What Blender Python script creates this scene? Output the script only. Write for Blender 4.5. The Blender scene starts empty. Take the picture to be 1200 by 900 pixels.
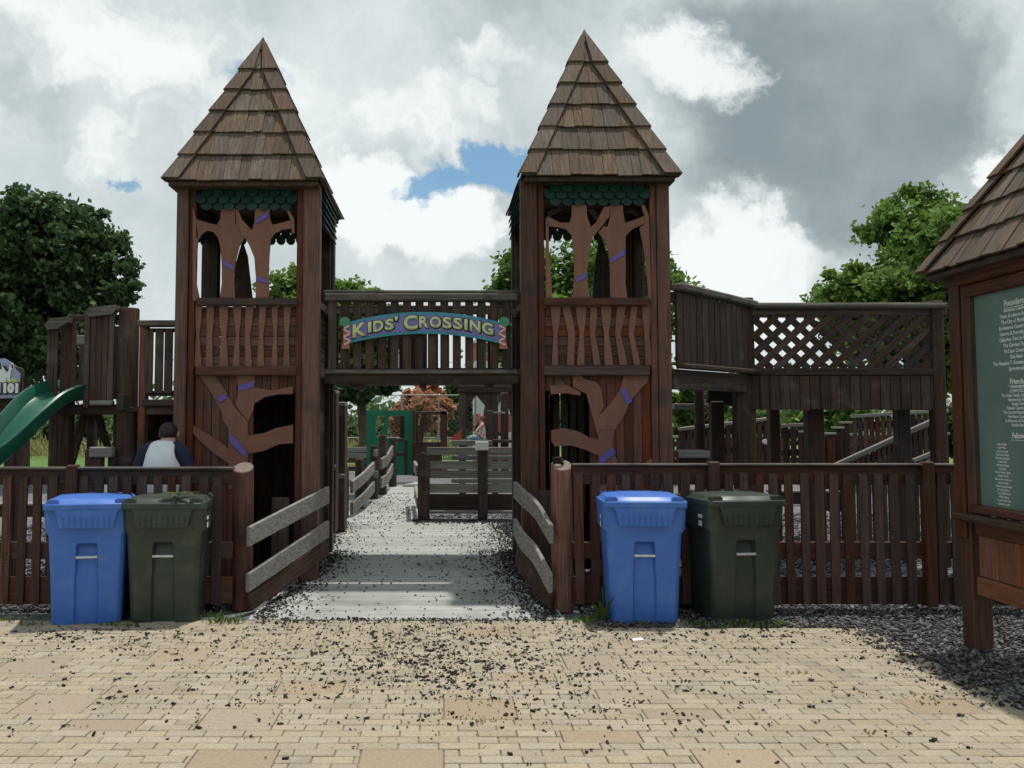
import bpy, bmesh, math, random
import numpy as np
from mathutils import Vector, Matrix
R = random.Random(7); NR = np.random.default_rng(7)
rad = math.radians
S = bpy.context.scene; COL = S.collection
# ------------------------------------------------------------------ camera
F, PX, PY, HOR, CH = 1100.0, 520.0, 423.0, 493.0, 1.65      # focal, principal point, horizon in photo pixels, eye height
PIT = math.atan((HOR-PY)/F)
cd = bpy.data.cameras.new('camera'); cam = bpy.data.objects.new('camera', cd); COL.objects.link(cam)
cam.location = (0, 0, CH); cam.rotation_euler = (math.pi/2+PIT, 0, 0)
cd.sensor_fit = 'HORIZONTAL'; cd.sensor_width = 36; cd.lens = 36*F/1200
cd.shift_x = (600-PX)/1200; cd.shift_y = -(450-PY)/1200
cd.clip_start = 0.1; cd.clip_end = 3000
S.camera = cam
S.render.resolution_x, S.render.resolution_y = 1024, 768
def ray(px, py):
    x = (px-PX)/F; y = (PY-py)/F
    return Vector((x, math.cos(PIT)-y*math.sin(PIT), math.sin(PIT)+y*math.cos(PIT)))
def W(px, py, d):                                   # world point at depth d along the world y axis
    r = ray(px, py); t = d/r.y
    return Vector((r.x*t, d, CH+r.z*t))
def G(px, py, z=0.0):
    r = ray(px, py); t = (z-CH)/r.z
    return Vector((r.x*t, r.y*t, z))
R0, RS = 7.93, 0.083                                # foot and slope of the boardwalk ramp
def rampz(d): return RS*(d-R0) if d > R0 else 0.0
def RP(px, py):
    r = ray(px, py); t = (CH+RS*R0)/(RS*r.y-r.z)
    return Vector((r.x*t, r.y*t, CH+r.z*t))
# ------------------------------------------------------------------ world, sun
SUN = Vector((0.17, 0.17, 1.0)).normalized()
el = math.asin(SUN.z); az = math.atan2(SUN.x, SUN.y)
wd = bpy.data.worlds.new('World'); S.world = wd; wd.use_nodes = True
wt = wd.node_tree; wt.nodes.clear()
def wn(t, **k):
    n = wt.nodes.new(t)
    for a, b in k.items(): setattr(n, a, b)
    return n
def wl(a, b): wt.links.new(a, b)
tc = wn('ShaderNodeTexCoord'); GEN = tc.outputs['Generated']
def noise(vec, scale, det=6, rough=.55, off=(0,0,0)):
    m = wn('ShaderNodeVectorMath', operation='ADD'); wl(vec, m.inputs[0]); m.inputs[1].default_value = off
    n = wn('ShaderNodeTexNoise'); wl(m.outputs[0], n.inputs['Vector'])
    n.inputs['Scale'].default_value = scale; n.inputs['Detail'].default_value = det; n.inputs['Roughness'].default_value = rough
    return n
wn1 = noise(GEN, 5.0, 9, .60)
sb = wn('ShaderNodeVectorMath', operation='SUBTRACT'); wl(wn1.outputs['Color'], sb.inputs[0]); sb.inputs[1].default_value = (.5,.5,.5)
sc = wn('ShaderNodeVectorMath', operation='SCALE'); wl(sb.outputs[0], sc.inputs[0]); sc.inputs['Scale'].default_value = .27
ad = wn('ShaderNodeVectorMath', operation='ADD'); wl(GEN, ad.inputs[0]); wl(sc.outputs[0], ad.inputs[1])
nm = wn('ShaderNodeVectorMath', operation='NORMALIZE'); wl(ad.outputs[0], nm.inputs[0]); DIRW = nm.outputs[0]
def mth(op, a, b, clamp=False):
    m = wn('ShaderNodeMath', operation=op, use_clamp=clamp)
    for i, v in enumerate((a, b)):
        if isinstance(v, (int, float)): m.inputs[i].default_value = v
        else: wl(v, m.inputs[i])
    return m.outputs[0]
def mapr(v, a, b, c=0.0, d=1.0):
    m = wn('ShaderNodeMapRange', interpolation_type='SMOOTHSTEP'); wl(v, m.inputs['Value'])
    for k, x in zip(('From Min', 'From Max', 'To Min', 'To Max'), (a, b, c, d)): m.inputs[k].default_value = x
    return m.outputs['Result']
def blob(px, py, r0, r1, sx=1.0, amt=1.0):          # soft cloud mass round a direction (degrees), stretched along azimuth by sx
    d = ray(px, py).normalized()
    v = wn('ShaderNodeVectorMath', operation='SUBTRACT'); wl(DIRW, v.inputs[0]); v.inputs[1].default_value = d
    m = wn('ShaderNodeVectorMath', operation='MULTIPLY'); wl(v.outputs[0], m.inputs[0]); m.inputs[1].default_value = (1/sx, 1, 1)
    ln = wn('ShaderNodeVectorMath', operation='LENGTH'); wl(m.outputs[0], ln.inputs[0])
    return mapr(ln.outputs['Value'], rad(r0), rad(r1), amt, 0.0)
def mx(a, b): return mth('MAXIMUM', a, b)
fb = noise(GEN, 4.2, 9, .58, (3.1, 1.7, .4)); fbm = fb.outputs['Fac']
fine = mth('ADD', mth('MULTIPLY', noise(DIRW, 9, 9, .62, (1.3, 4.7, 2.2)).outputs['Fac'], .72), mth('MULTIPLY', noise(DIRW, 24, 9, .62, (5.3, 1.7, 8.2)).outputs['Fac'], .28))
gray = mapr(fbm, .36, .64)
dark = mx(mx(blob(960, 130, 4.5, 12, 1.15, 1.0), blob(880, 240, 1, 6, 1.6, .8)), mx(blob(15, 110, 1, 5, 1.0, .6), blob(640, 20, 1, 7, 1.8, .55)))
dark = mx(dark, blob(440, 20, 1, 5.5, 2.0, .15))
bright = mx(mx(blob(815, 112, .2, 4.6, 1.5, .82), blob(430, 235, .8, 4.5, 1.5, 1.0)), mx(blob(870, 320, 1, 5, 2.4, .85), blob(545, 270, 1, 4.5, 1.4, .9)))
bright = mx(bright, mx(blob(1180, 180, .4, 3.2, .6, .9), mx(blob(120, 60, 1, 8, 2.0, .6), blob(180, 180, 1, 6, 2.0, .5))))
bright = mx(bright, mx(blob(700, 200, 1, 4, 1.2, .6), blob(600, 60, .5, 3, 1.5, .6)))
bright = mx(bright, mx(blob(310, 130, 2, 8, 1.6, .55), blob(520, 120, 1, 6, 1.6, .6)))
blue = mx(mx(blob(588, 178, .9, 3.6, 1.2, 1.0), blob(515, 205, .4, 2.6, 2.2, .75)), mx(blob(155, 222, .1, 1.1, 1.5, .7), blob(30, 10, .1, 1.2, .7, .8)))
blue = mx(blue, mx(blob(10, 245, .2, 1.3, .8, .7), mapr(noise(GEN, 2.6, 7, .55, (8, 2, 5)).outputs['Fac'], .62, .74, 0, .7)))
blue = mapr(mth('ADD', blue, mth('MULTIPLY', mth('SUBTRACT', fine, .5), 1.5)),   .34, .72)
def mix(fac, a, b):
    m = wn('ShaderNodeMix', data_type='RGBA')
    if isinstance(fac, (int, float)): m.inputs['Factor'].default_value = fac
    else: wl(fac, m.inputs['Factor'])
    for i, v in ((6, a), (7, b)):
        if isinstance(v, tuple): m.inputs[i].default_value = (*v, 1)
        else: wl(v, m.inputs[i])
    return m.outputs[2]
c0 = mix(gray, (5.5, 5.95, 5.95), (3.9, 4.4, 4.5))
detail = mapr(fine, .36, .66)
billow = mapr(mth('ADD', bright, mth('MULTIPLY', mth('SUBTRACT', fine, .5), 1.5)), .32, .70)
c1 = mix(billow, mix(mth('MULTIPLY', detail, .5), c0, (3.6, 4.2, 4.4)), (6.7, 7.05, 7.05))
dk = mapr(mth('ADD', dark, mth('MULTIPLY', mth('SUBTRACT', fine, .5), .8)), .30, 1.0)
dk = mth('MULTIPLY', dk, mth('SUBTRACT', 1.0, mth('MULTIPLY', billow, .95)), True)
dk = mth('MULTIPLY', dk, mth('ADD', .75, mth('MULTIPLY', gray, .25)))
c2 = mix(dk, c1, (1.85, 2.3, 2.5))
sky = wn('ShaderNodeTexSky', sky_type='NISHITA', sun_disc=False, sun_elevation=el, sun_rotation=az)
skb = wn('ShaderNodeVectorMath', operation='MULTIPLY'); wl(sky.outputs['Color'], skb.inputs[0]); skb.inputs[1].default_value = (.62, .82, .85)
c3 = mix(mth('MULTIPLY', blue, .95), c2, skb.outputs[0])
bg = wn('ShaderNodeBackground'); bg.inputs['Strength'].default_value = .1; wl(c3, bg.inputs['Color'])
wo = wn('ShaderNodeOutputWorld'); wl(bg.outputs[0], wo.inputs[0])
sl = bpy.data.lights.new('sun', 'SUN'); sl.energy = 2.7; sl.angle = rad(1.5); sl.color = (1, .94, .85)
so = bpy.data.objects.new('sun', sl); COL.objects.link(so); so.rotation_euler = SUN.to_track_quat('Z', 'Y').to_euler()
S.view_settings.view_transform = 'Standard'; S.view_settings.look = 'None'; S.view_settings.exposure = 0.46; S.view_settings.gamma = 1
S.render.engine = 'CYCLES'
# ------------------------------------------------------------------ materials
def mat(name, col, col2=None, rough=.8, scale=(3, 40, 40), src='gc', var=.25, bump=.25, detail=5, spec=.3, metal=0, contrast=(.35, .68), spots=None, bdist=.01, hue=0.0):
    m = bpy.data.materials.new(name); m.use_nodes = True; t = m.node_tree; n = t.nodes; b = n['Principled BSDF']
    def N(ty, **k):
        x = n.new(ty)
        for a, v in k.items(): setattr(x, a, v)
        return x
    L = t.links.new
    b.inputs['Roughness'].default_value = rough; b.inputs['Metallic'].default_value = metal
    b.inputs['Specular IOR Level'].default_value = spec
    if src == 'gc': vec = N('ShaderNodeAttribute', attribute_name='gc').outputs['Vector']
    elif src == 'obj': vec = N('ShaderNodeTexCoord').outputs['Object']
    else: vec = N('ShaderNodeNewGeometry').outputs['Position']
    oi = N('ShaderNodeObjectInfo'); at = N('ShaderNodeAttribute', attribute_name='rnd')
    rs = N('ShaderNodeMath', operation='ADD'); L(oi.outputs['Random'], rs.inputs[0]); L(at.outputs['Fac'], rs.inputs[1])
    fr = N('ShaderNodeMath', operation='FRACT'); L(rs.outputs[0], fr.inputs[0]); RND = fr.outputs[0]
    sh = N('ShaderNodeMath', operation='MULTIPLY'); L(RND, sh.inputs[0]); sh.inputs[1].default_value = 0 if src == 'pos' else 37.0
    ml = N('ShaderNodeVectorMath', operation='MULTIPLY'); L(vec, ml.inputs[0]); ml.inputs[1].default_value = scale
    ad = N('ShaderNodeVectorMath', operation='ADD'); L(ml.outputs[0], ad.inputs[0]); L(sh.outputs[0], ad.inputs[1])
    ns = N('ShaderNodeTexNoise'); L(ad.outputs[0], ns.inputs['Vector']); ns.inputs['Scale'].default_value = 1
    ns.inputs['Detail'].default_value = detail; ns.inputs['Roughness'].default_value = .65
    mr = N('ShaderNodeMapRange'); L(ns.outputs['Fac'], mr.inputs['Value']); mr.inputs['From Min'].default_value = contrast[0]; mr.inputs['From Max'].default_value = contrast[1]
    mi = N('ShaderNodeMix', data_type='RGBA'); L(mr.outputs[0], mi.inputs['Factor'])
    mi.inputs[6].default_value = (*col, 1); mi.inputs[7].default_value = (*(col2 or tuple(c*1.5 for c in col)), 1)
    out = mi.outputs[2]
    if spots:
        scol, sscale, lo, hi = spots
        g = N('ShaderNodeNewGeometry'); n2 = N('ShaderNodeTexNoise'); L(g.outputs['Position'], n2.inputs['Vector']); n2.inputs['Scale'].default_value = sscale; n2.inputs['Detail'].default_value = 5
        m2 = N('ShaderNodeMapRange'); L(n2.outputs['Fac'], m2.inputs['Value']); m2.inputs['From Min'].default_value = lo; m2.inputs['From Max'].default_value = hi
        mm = N('ShaderNodeMix', data_type='RGBA'); L(m2.outputs[0], mm.inputs['Factor']); L(out, mm.inputs[6]); mm.inputs[7].default_value = (*scol, 1); out = mm.outputs[2]
    if var:
        hs = N('ShaderNodeHueSaturation'); L(out, hs.inputs['Color'])
        v = N('ShaderNodeMapRange'); L(RND, v.inputs['Value']); v.inputs['To Min'].default_value = 1-var; v.inputs['To Max'].default_value = 1+var
        L(v.outputs[0], hs.inputs['Value']); out = hs.outputs[0]
        if hue:
            r2 = N('ShaderNodeMath', operation='MULTIPLY'); L(RND, r2.inputs[0]); r2.inputs[1].default_value = 7.31
            f2 = N('ShaderNodeMath', operation='FRACT'); L(r2.outputs[0], f2.inputs[0])
            h = N('ShaderNodeMapRange'); L(f2.outputs[0], h.inputs['Value']); h.inputs['To Min'].default_value = 1-hue; h.inputs['To Max'].default_value = 1+hue
            L(h.outputs[0], hs.inputs['Saturation'])
    L(out, b.inputs['Base Color'])
    if bump:
        bp = N('ShaderNodeBump'); bp.inputs['Strength'].default_value = bump; bp.inputs['Distance'].default_value = bdist; L(ns.outputs['Fac'], bp.inputs['Height']); L(bp.outputs[0], b.inputs['Normal'])
    return m
M = {}
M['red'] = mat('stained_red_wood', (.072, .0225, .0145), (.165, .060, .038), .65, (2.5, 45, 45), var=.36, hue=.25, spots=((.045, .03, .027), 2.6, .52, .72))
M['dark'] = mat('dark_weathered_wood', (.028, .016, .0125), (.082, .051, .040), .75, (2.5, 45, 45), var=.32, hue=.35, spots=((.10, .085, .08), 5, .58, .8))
M['brown'] = mat('dark_brown_fence_wood', (.038, .0165, .0125), (.10, .046, .034), .7, (2.5, 45, 45), var=.42, hue=.3, spots=((.05, .042, .04), 4, .54, .78))
M['grey'] = mat('grey_weathered_wood', (.14, .132, .122), (.30, .286, .265), .85, (2, 50, 50), var=.15, bump=.35)
M['weath'] = mat('weathered_rail_wood', (.062, .052, .046), (.17, .148, .132), .8, (2.2, 48, 48), var=.2, bump=.3, spots=((.05, .04, .035), 4, .5, .75))
M['deck'] = mat('grey_deck_board', (.27, .28, .27), (.41, .42, .40), .85, (1.2, 55, 55), var=.13, bump=.4, spots=((.19, .19, .18), 1.6, .5, .78))
M['shingle'] = mat('cedar_shingle', (.066, .046, .035), (.165, .115, .084), .85, (3, 60, 60), var=.24, bump=.5, hue=.3)
M['cut'] = mat('painted_brown_board', (.185, .080, .056), (.235, .106, .077), .65, (3, 14, 14), var=.08, bump=.12, spots=((.165, .085, .068), 3.2, .5, .74))
M['purple'] = mat('purple_paint', (.115, .085, .34), (.14, .10, .40), .5, (9, 9, 9), var=.03, bump=.04)
M['scale'] = mat('green_painted_scale', (.013, .040, .036), (.022, .061, .054), .5, (8, 20, 20), var=.2, bump=.15)
M['teal'] = mat('teal_paint', (.045, .22, .32), (.06, .27, .38), .5, (9, 9, 9), var=.03, bump=.04)
M['signpurple'] = mat('sign_purple_paint', (.165, .155, .38), (.195, .18, .43), .5, (9, 9, 9), var=0, bump=.04)
M['letter'] = mat('pale_yellow_paint', (.52, .55, .27), (.62, .64, .34), .5, (20, 20, 20), src='obj', var=.03, bump=0)
M['navy'] = mat('dark_outline_paint', (.03, .028, .06), (.04, .036, .08), .5, src='obj', var=0, bump=0)
M['pink'] = mat('pink_paint', (.62, .36, .40), (.7, .42, .46), .5, src='obj', var=0, bump=0)
M['palm'] = mat('palm_green_paint', (.06, .20, .13), (.08, .26, .16), .5, src='obj', var=0, bump=0)
M['terracotta'] = mat('terracotta_paint', (.38, .13, .09), (.44, .16, .11), .5, src='obj', var=0, bump=0)
M['endgrain'] = mat('log_end_grain', (.13, .105, .085), (.24, .20, .165), .85, (45, 45, 45), src='obj', var=.05)
M['blue'] = mat('blue_bin_plastic', (.048, .145, .49), (.062, .17, .54), .42, (4, 4, 2), src='obj', var=.02, bump=.05, spec=.4, spots=((.10, .205, .52), 7.0, .52, .85))
M['green'] = mat('green_bin_plastic', (.031, .043, .033), (.043, .058, .044), .42, (4, 4, 2), src='obj', var=.06, bump=.05, spec=.4, spots=((.075, .085, .066), 7.0, .52, .85))
M['rubber'] = mat('black_rubber', (.012, .012, .012), None, .7, src='obj', var=0)
M['metal'] = mat('galvanised_metal', (.55, .56, .57), (.68, .69, .70), .45, (20, 20, 20), src='obj', metal=.6, var=.03, bump=.05)
M['sticker'] = mat('white_sticker', (.75, .75, .74), (.8, .8, .8), .6, src='obj', var=0, bump=0)
M['slide'] = mat('green_slide_plastic', (.007, .082, .05), (.010, .10, .062), .32, (4, 4, 4), src='obj', var=0, bump=.03, spec=.5)
M['panelgreen'] = mat('green_painted_panel', (.012, .16, .085), (.018, .20, .11), .5, (6, 6, 6), src='obj', var=.05, bump=.05)
M['redpaint'] = mat('red_painted_board', (.45, .06, .05), (.55, .09, .07), .55, src='obj', var=.1, bump=.03)
M['white'] = mat('white_painted_wall', (.74, .75, .76), (.8, .8, .8), .7, src='obj', var=.03, bump=.03)
M['brick'] = mat('tan_paver', (.27, .228, .168), (.375, .325, .248), .9, (60, 60, 60), src='obj', var=.09, bump=.35, hue=.14, bdist=.004, spots=((.21, .185, .145), 2.2, .56, .84))
M['slab'] = mat('salmon_stone_slab', (.272, .214, .155), (.335, .272, .20), .9, (50, 50, 50), src='obj', var=.07, bump=.25, bdist=.004, hue=.12)
M['bed'] = mat('sandy_joint', (.19, .155, .11), (.26, .215, .15), .95, (30, 30, 30), src='pos', var=0, spots=((.10, .11, .04), 1.7, .54, .72))
M['grass'] = mat('mown_grass', (.05, .115, .018), (.10, .19, .035), .9, (1.2, 1.2, 1.2), src='pos', var=0, bump=.6, bdist=.05, detail=9, spots=((.19, .18, .07), .12, .52, .66))
M['mulchbed'] = mat('rubber_mulch_bed', (.03, .032, .035), (.25, .255, .26), .9, (45, 45, 45), src='pos', var=0, bump=1.0, bdist=.02, detail=4, contrast=(.38, .62))
M['chip'] = mat('mulch_chip', (.070, .070, .072), (.125, .125, .127), .85, (30, 30, 30), src='obj', var=.95, bump=0)
M['debris'] = mat('dark_mulch_crumb', (.018, .016, .018), (.032, .028, .03), .85, (30, 30, 30), src='obj', var=.5, bump=0)
M['bark'] = mat('tree_bark', (.05, .037, .027), (.12, .09, .065), .9, (20, 20, 3), src='obj', var=.1, bump=.8)
M['board'] = mat('teal_information_board', (.105, .168, .155), (.135, .205, .188), .35, (2.5, 2.5, 2.5), src='obj', var=0, bump=0, spec=.45)
M['print'] = mat('pale_printed_text', (.62, .66, .64), (.66, .7, .68), .6, src='obj', var=0, bump=0)
M['kiosk'] = mat('orange_brown_kiosk_wood', (.050, .020, .0125), (.125, .050, .028), .6, (2.5, 38, 38), var=.2, hue=.15, spots=((.05, .03, .024), 2.2, .52, .74))
M['kiosklow'] = mat('bright_kiosk_board', (.12, .042, .020), (.26, .10, .05), .6, (2.5, 38, 38), var=.15, hue=.15)
M['skin'] = mat('skin', (.50, .27, .20), (.56, .32, .24), .55, (9, 9, 9), src='obj', var=0, bump=0)
M['hair'] = mat('dark_hair', (.012, .009, .008), (.035, .026, .022), .6, (90, 90, 12), src='obj', var=0, bump=.6)
M['redhair'] = mat('red_hair', (.22, .075, .04), (.36, .14, .08), .5, (90, 90, 12), src='obj', var=0, bump=.6)
M['shirt'] = mat('pale_grey_jersey', (.62, .64, .70), (.68, .70, .75), .9, (14, 14, 3), src='obj', var=0, bump=.5, bdist=.012)
M['navycloth'] = mat('navy_jersey', (.018, .02, .045), (.026, .03, .06), .9, (20, 20, 20), src='obj', var=0, bump=.3)
M['redcloth'] = mat('red_cloth', (.42, .03, .04), (.5, .05, .06), .9, (20, 20, 20), src='obj', var=0, bump=.3)
M['tank'] = mat('pale_tank_top', (.52, .48, .47), (.6, .56, .55), .9, (20, 20, 20), src='obj', var=0, bump=.3)
M['jeans'] = mat('light_blue_denim', (.16, .25, .31), (.24, .35, .42), .9, (40, 40, 40), src='obj', var=0, bump=.3)
M['cowwhite'] = M['sticker']; M['cowblack'] = M['navy']
M['lavender'] = mat('lavender_paint', (.30, .34, .52), (.35, .39, .58), .5, src='obj', var=0, bump=0)
M['limepaint'] = mat('lime_paint', (.50, .55, .22), (.56, .6, .27), .5, src='obj', var=0, bump=0)
M['wire'] = mat('grey_wire', (.30, .32, .32), None, .5, src='obj', var=0, bump=0)
M['hbrick'] = mat('far_red_brick', (.40, .12, .09), (.50, .18, .13), .85, (6, 6, 18), src='obj', var=0)
def leafmat(name, a, b, tr):
    m = mat(name, a, b, .6, (.9, .9, .9), src='obj', var=.0, bump=0, detail=3, spec=.25, contrast=(.3, .7))
    t = m.node_tree; L = t.links.new; pb = t.nodes['Principled BSDF']; o = t.nodes['Material Output']
    src = pb.inputs['Base Color'].links[0].from_socket
    at = t.nodes.new('ShaderNodeAttribute'); at.attribute_name = 'rnd'
    hs = t.nodes.new('ShaderNodeHueSaturation'); mr = t.nodes.new('ShaderNodeMapRange'); L(at.outputs['Fac'], mr.inputs['Value'])
    mr.inputs['To Min'].default_value = .6; mr.inputs['To Max'].default_value = 1.45; L(mr.outputs[0], hs.inputs['Value']); L(src, hs.inputs['Color']); L(hs.outputs[0], pb.inputs['Base Color'])
    ts = t.nodes.new('ShaderNodeBsdfTranslucent'); L(hs.outputs[0], ts.inputs['Color']); ms = t.nodes.new('ShaderNodeMixShader'); ms.inputs[0].default_value = tr
    L(pb.outputs[0], ms.inputs[1]); L(ts.outputs[0], ms.inputs[2]); L(ms.outputs[0], o.inputs['Surface'])
    return m
M['leaf_dark'] = leafmat('dark_green_leaf', (.038, .078, .032), (.085, .145, .052), .32)
M['leaf_mid'] = leafmat('mid_green_leaf', (.085, .165, .034), (.175, .28, .062), .38)
M['leaf_orange'] = leafmat('orange_leaf', (.40, .19, .11), (.50, .27, .14), .35)
M['leaf_far'] = leafmat('far_green_leaf', (.085, .15, .05), (.15, .22, .08), .3)
M['weed'] = leafmat('weed_leaf', (.06, .12, .025), (.13, .19, .05), .3)
M['dry'] = leafmat('dry_grass_leaf', (.21, .19, .08), (.30, .27, .12), .3)
# ------------------------------------------------------------------ object helpers
def link(name, me, loc=(0, 0, 0), parent=None, m=None, mtx=None):
    o = bpy.data.objects.new(name, me); COL.objects.link(o)
    if parent: o.parent = parent
    p = Vector(loc)
    a = parent
    while a: p = p-a.location; a = a.parent
    if mtx is not None:
        o.matrix_basis = Matrix.Translation(p) @ mtx.to_4x4()
    else: o.location = p
    if m and me and not me.materials: me.materials.append(M[m])
    return o
def tag(o, label=None, cat=None, group=None, kind=None):
    for k, v in (('label', label), ('category', cat), ('group', group), ('kind', kind)):
        if v: o[k] = v
    return o
def empty(name, loc, label, cat, group=None):
    o = bpy.data.objects.new(name, None); COL.objects.link(o); o.location = loc; o.empty_display_size = .2
    return tag(o, label, cat, group)
def mesh(name, v, f, m=None, smooth=False):
    me = bpy.data.meshes.new(name); me.from_pydata([tuple(x) for x in v], [], f); me.update()
    if m: me.materials.append(M[m])
    if smooth: me.shade_smooth()
    return me
def fixnormals(me):
    b = bmesh.new(); b.from_mesh(me); bmesh.ops.recalc_face_normals(b, faces=b.faces); b.to_mesh(me); b.free()
def grain(me, axis=None):                          # stores grain coordinates: long axis first
    v = np.empty(len(me.vertices)*3, 'f'); me.vertices.foreach_get('co', v); v = v.reshape(-1, 3)
    if axis is None: axis = int(np.argmax(v.max(0)-v.min(0)))
    v = np.roll(v, -axis, 1)
    a = me.attributes.new('gc', 'FLOAT_VECTOR', 'POINT'); a.data.foreach_set('vector', np.ascontiguousarray(v).ravel())
    return me
SG = [(x, y, z) for x in (-1, 1) for y in (-1, 1) for z in (-1, 1)]
def boxgeo(dx, dy, dz, c):
    h = (dx/2, dy/2, dz/2); c = min(c, min(h)*.45); V = []; ix = {}
    for s in SG:
        for a in range(3):
            ix[s, a] = len(V); V.append(tuple(s[k]*(h[k]-(0 if k == a else c)) for k in range(3)))
    Fc = []
    for a in range(3):
        i, j = (a+1) % 3, (a+2) % 3
        for sg in (-1, 1):
            q = []
            for u, w in ((-1, -1), (1, -1), (1, 1), (-1, 1)):
                s = [0, 0, 0]; s[a] = sg; s[i] = u; s[j] = w; q.append(ix[tuple(s), a])
            Fc.append(q if sg > 0 else q[::-1])
        for u in (-1, 1):
            for w in (-1, 1):
                s1 = [0, 0, 0]; s1[i] = u; s1[j] = w; s2 = list(s1); s1[a] = -1; s2[a] = 1; s1 = tuple(s1); s2 = tuple(s2)
                q = [ix[s1, i], ix[s2, i], ix[s2, j], ix[s1, j]]
                Fc.append(q if u*w < 0 else q[::-1])
    for s in SG:
        q = [ix[s, 0], ix[s, 1], ix[s, 2]]
        Fc.append(q if s[0]*s[1]*s[2] > 0 else q[::-1])
    return V, Fc
BC = {}
def boxmesh(dx, dy, dz, m, c=.006, name='board'):
    k = (round(dx, 3), round(dy, 3), round(dz, 3), m, c)
    if k not in BC:
        me = mesh(name, *boxgeo(k[0], k[1], k[2], c), m); BC[k] = grain(me)
    return BC[k]
def box(name, parent, ctr, size, m, c=.006, rot=None, jit=0.0):
    j = Vector((0, R.uniform(-jit, jit), 0)) if jit else Vector()
    return link(name, boxmesh(*size, m, c), Vector(ctr)+j, parent, None, rot)
def pbox(name, parent, x0, x1, y0, y1, d, th, m, c=.006, jit=0.0, rz=0.0):   # box whose front face at depth d fills photo pixels x0..x1, y0..y1
    a = W((x0+x1)/2, y0, d); b = W((x0+x1)/2, y1, d); l = W(x0, (y0+y1)/2, d).x; r = W(x1, (y0+y1)/2, d).x
    rot = Matrix.Rotation(rz, 3, 'Y') if rz else None
    return box(name, parent, ((l+r)/2, d+th/2, (a.z+b.z)/2), (r-l, th, a.z-b.z), m, c, rot, jit)
def bar(name, parent, p, q, w, h, m, c=.006, up=(0, 0, 1)):                    # board of width w (sideways) and height h from p to q
    p, q = Vector(p), Vector(q); t = (q-p); L = t.length; t.normalize(); s = t.cross(Vector(up)).normalized(); u = s.cross(t)
    return link(name, boxmesh(L, w, h, m, c), (p+q)/2, parent, None, Matrix((t, s, u)).transposed())
def prism(name, parent, pts, y0, th, m, loc=None, c=0):                        # polygon of (x, z) world points extruded back in y from y0
    n = len(pts); cx = sum(p[0] for p in pts)/n; cz = sum(p[1] for p in pts)/n
    a = sum(pts[i][0]*pts[(i+1) % n][1]-pts[(i+1) % n][0]*pts[i][1] for i in range(n))
    if a < 0: pts = pts[::-1]
    V = [(x-cx, 0, z-cz) for x, z in pts]+[(x-cx, th, z-cz) for x, z in pts]
    Fc = [list(range(n)), list(range(2*n-1, n-1, -1))]+[[i, i+n, (i+1) % n+n, (i+1) % n] for i in range(n)]
    me = mesh(name, V, Fc, m); fixnormals(me); grain(me)
    return link(name, me, (cx, y0, cz), parent)
def pprism(name, parent, pix, d, th, m):
    return prism(name, parent, [(W(x, y, d).x, W(x, y, d).z) for x, y in pix], d, th, m)
def log(name, parent, x, y, z0, z1, r, m, cap='endgrain', seg=18, tilt=0):
    h = z1-z0; V = []; Fc = []; prof = [(r*1.02, 0), (r, h*.3), (r*.98, h*.7), (r*.97, h-.012), (r*.9, h)]
    for k, (rr, z) in enumerate(prof):
        for i in range(seg):
            a = 2*math.pi*i/seg; w = 1+.025*math.sin(3*a+x*5)+.012*math.sin(7*a)
            V.append((rr*w*math.cos(a), rr*w*math.sin(a), z+(tilt*math.sin(a)*r if k >= 3 else 0)))
    for k in range(len(prof)-1):
        for i in range(seg):
            j = (i+1) % seg; Fc.append([k*seg+i, k*seg+j, (k+1)*seg+j, (k+1)*seg+i])
    Fc.append(list(range((len(prof)-1)*seg, len(prof)*seg)))
    me = mesh(name, V, Fc, m); me.materials.append(M[cap]); me.polygons[len(Fc)-1].material_index = 1
    for p in me.polygons: p.use_smooth = len(p.vertices) == 4
    grain(me, 2)
    return link(name, me, (x, y, z0), parent)
def tube(name, parent, pts, r, m, seg=8, loc=None, taper=None, close=False):
    pts = [Vector(p) for p in pts]; base = pts[0].copy() if loc is None else Vector(loc); V = []; Fc = []; n = len(pts)
    for k, p in enumerate(pts):
        t = (pts[min(k+1, n-1)]-pts[max(k-1, 0)]).normalized(); s = t.cross(Vector((0, .13, 1)) if abs(t.z) < .9 else Vector((1, .1, 0))).normalized(); u = s.cross(t)
        rr = r if taper is None else r*taper[k]
        for i in range(seg):
            a = 2*math.pi*i/seg; V.append(p-base+(s*math.cos(a)+u*math.sin(a))*rr)
    for k in range(n-1):
        for i in range(seg):
            j = (i+1) % seg; Fc.append([k*seg+i, k*seg+j, (k+1)*seg+j, (k+1)*seg+i])
    Fc += [list(range(seg))[::-1], list(range((n-1)*seg, n*seg))]
    me = mesh(name, V, Fc, m, True); me.set_sharp_from_angle(angle=rad(50)); fixnormals(me)
    return link(name, me, base, parent)
class MB:                                           # collects many small pieces into one mesh, with a random value per piece
    def __init__(s): s.v = []; s.f = []; s.r = []; s.n = 0
    def add(s, V, Fc, rnd=None):
        rnd = R.random() if rnd is None else rnd
        s.v += [tuple(x) for x in V]; s.f += [[i+s.n for i in f] for f in Fc]; s.r += [rnd]*len(V); s.n += len(V)
    def build(s, name, m, parent=None, loc=(0, 0, 0), smooth=False):
        me = mesh(name, s.v, s.f, m, smooth); a = me.attributes.new('rnd', 'FLOAT', 'POINT'); a.data.foreach_set('value', np.array(s.r, 'f'))
        return link(name, me, loc, parent)
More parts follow.
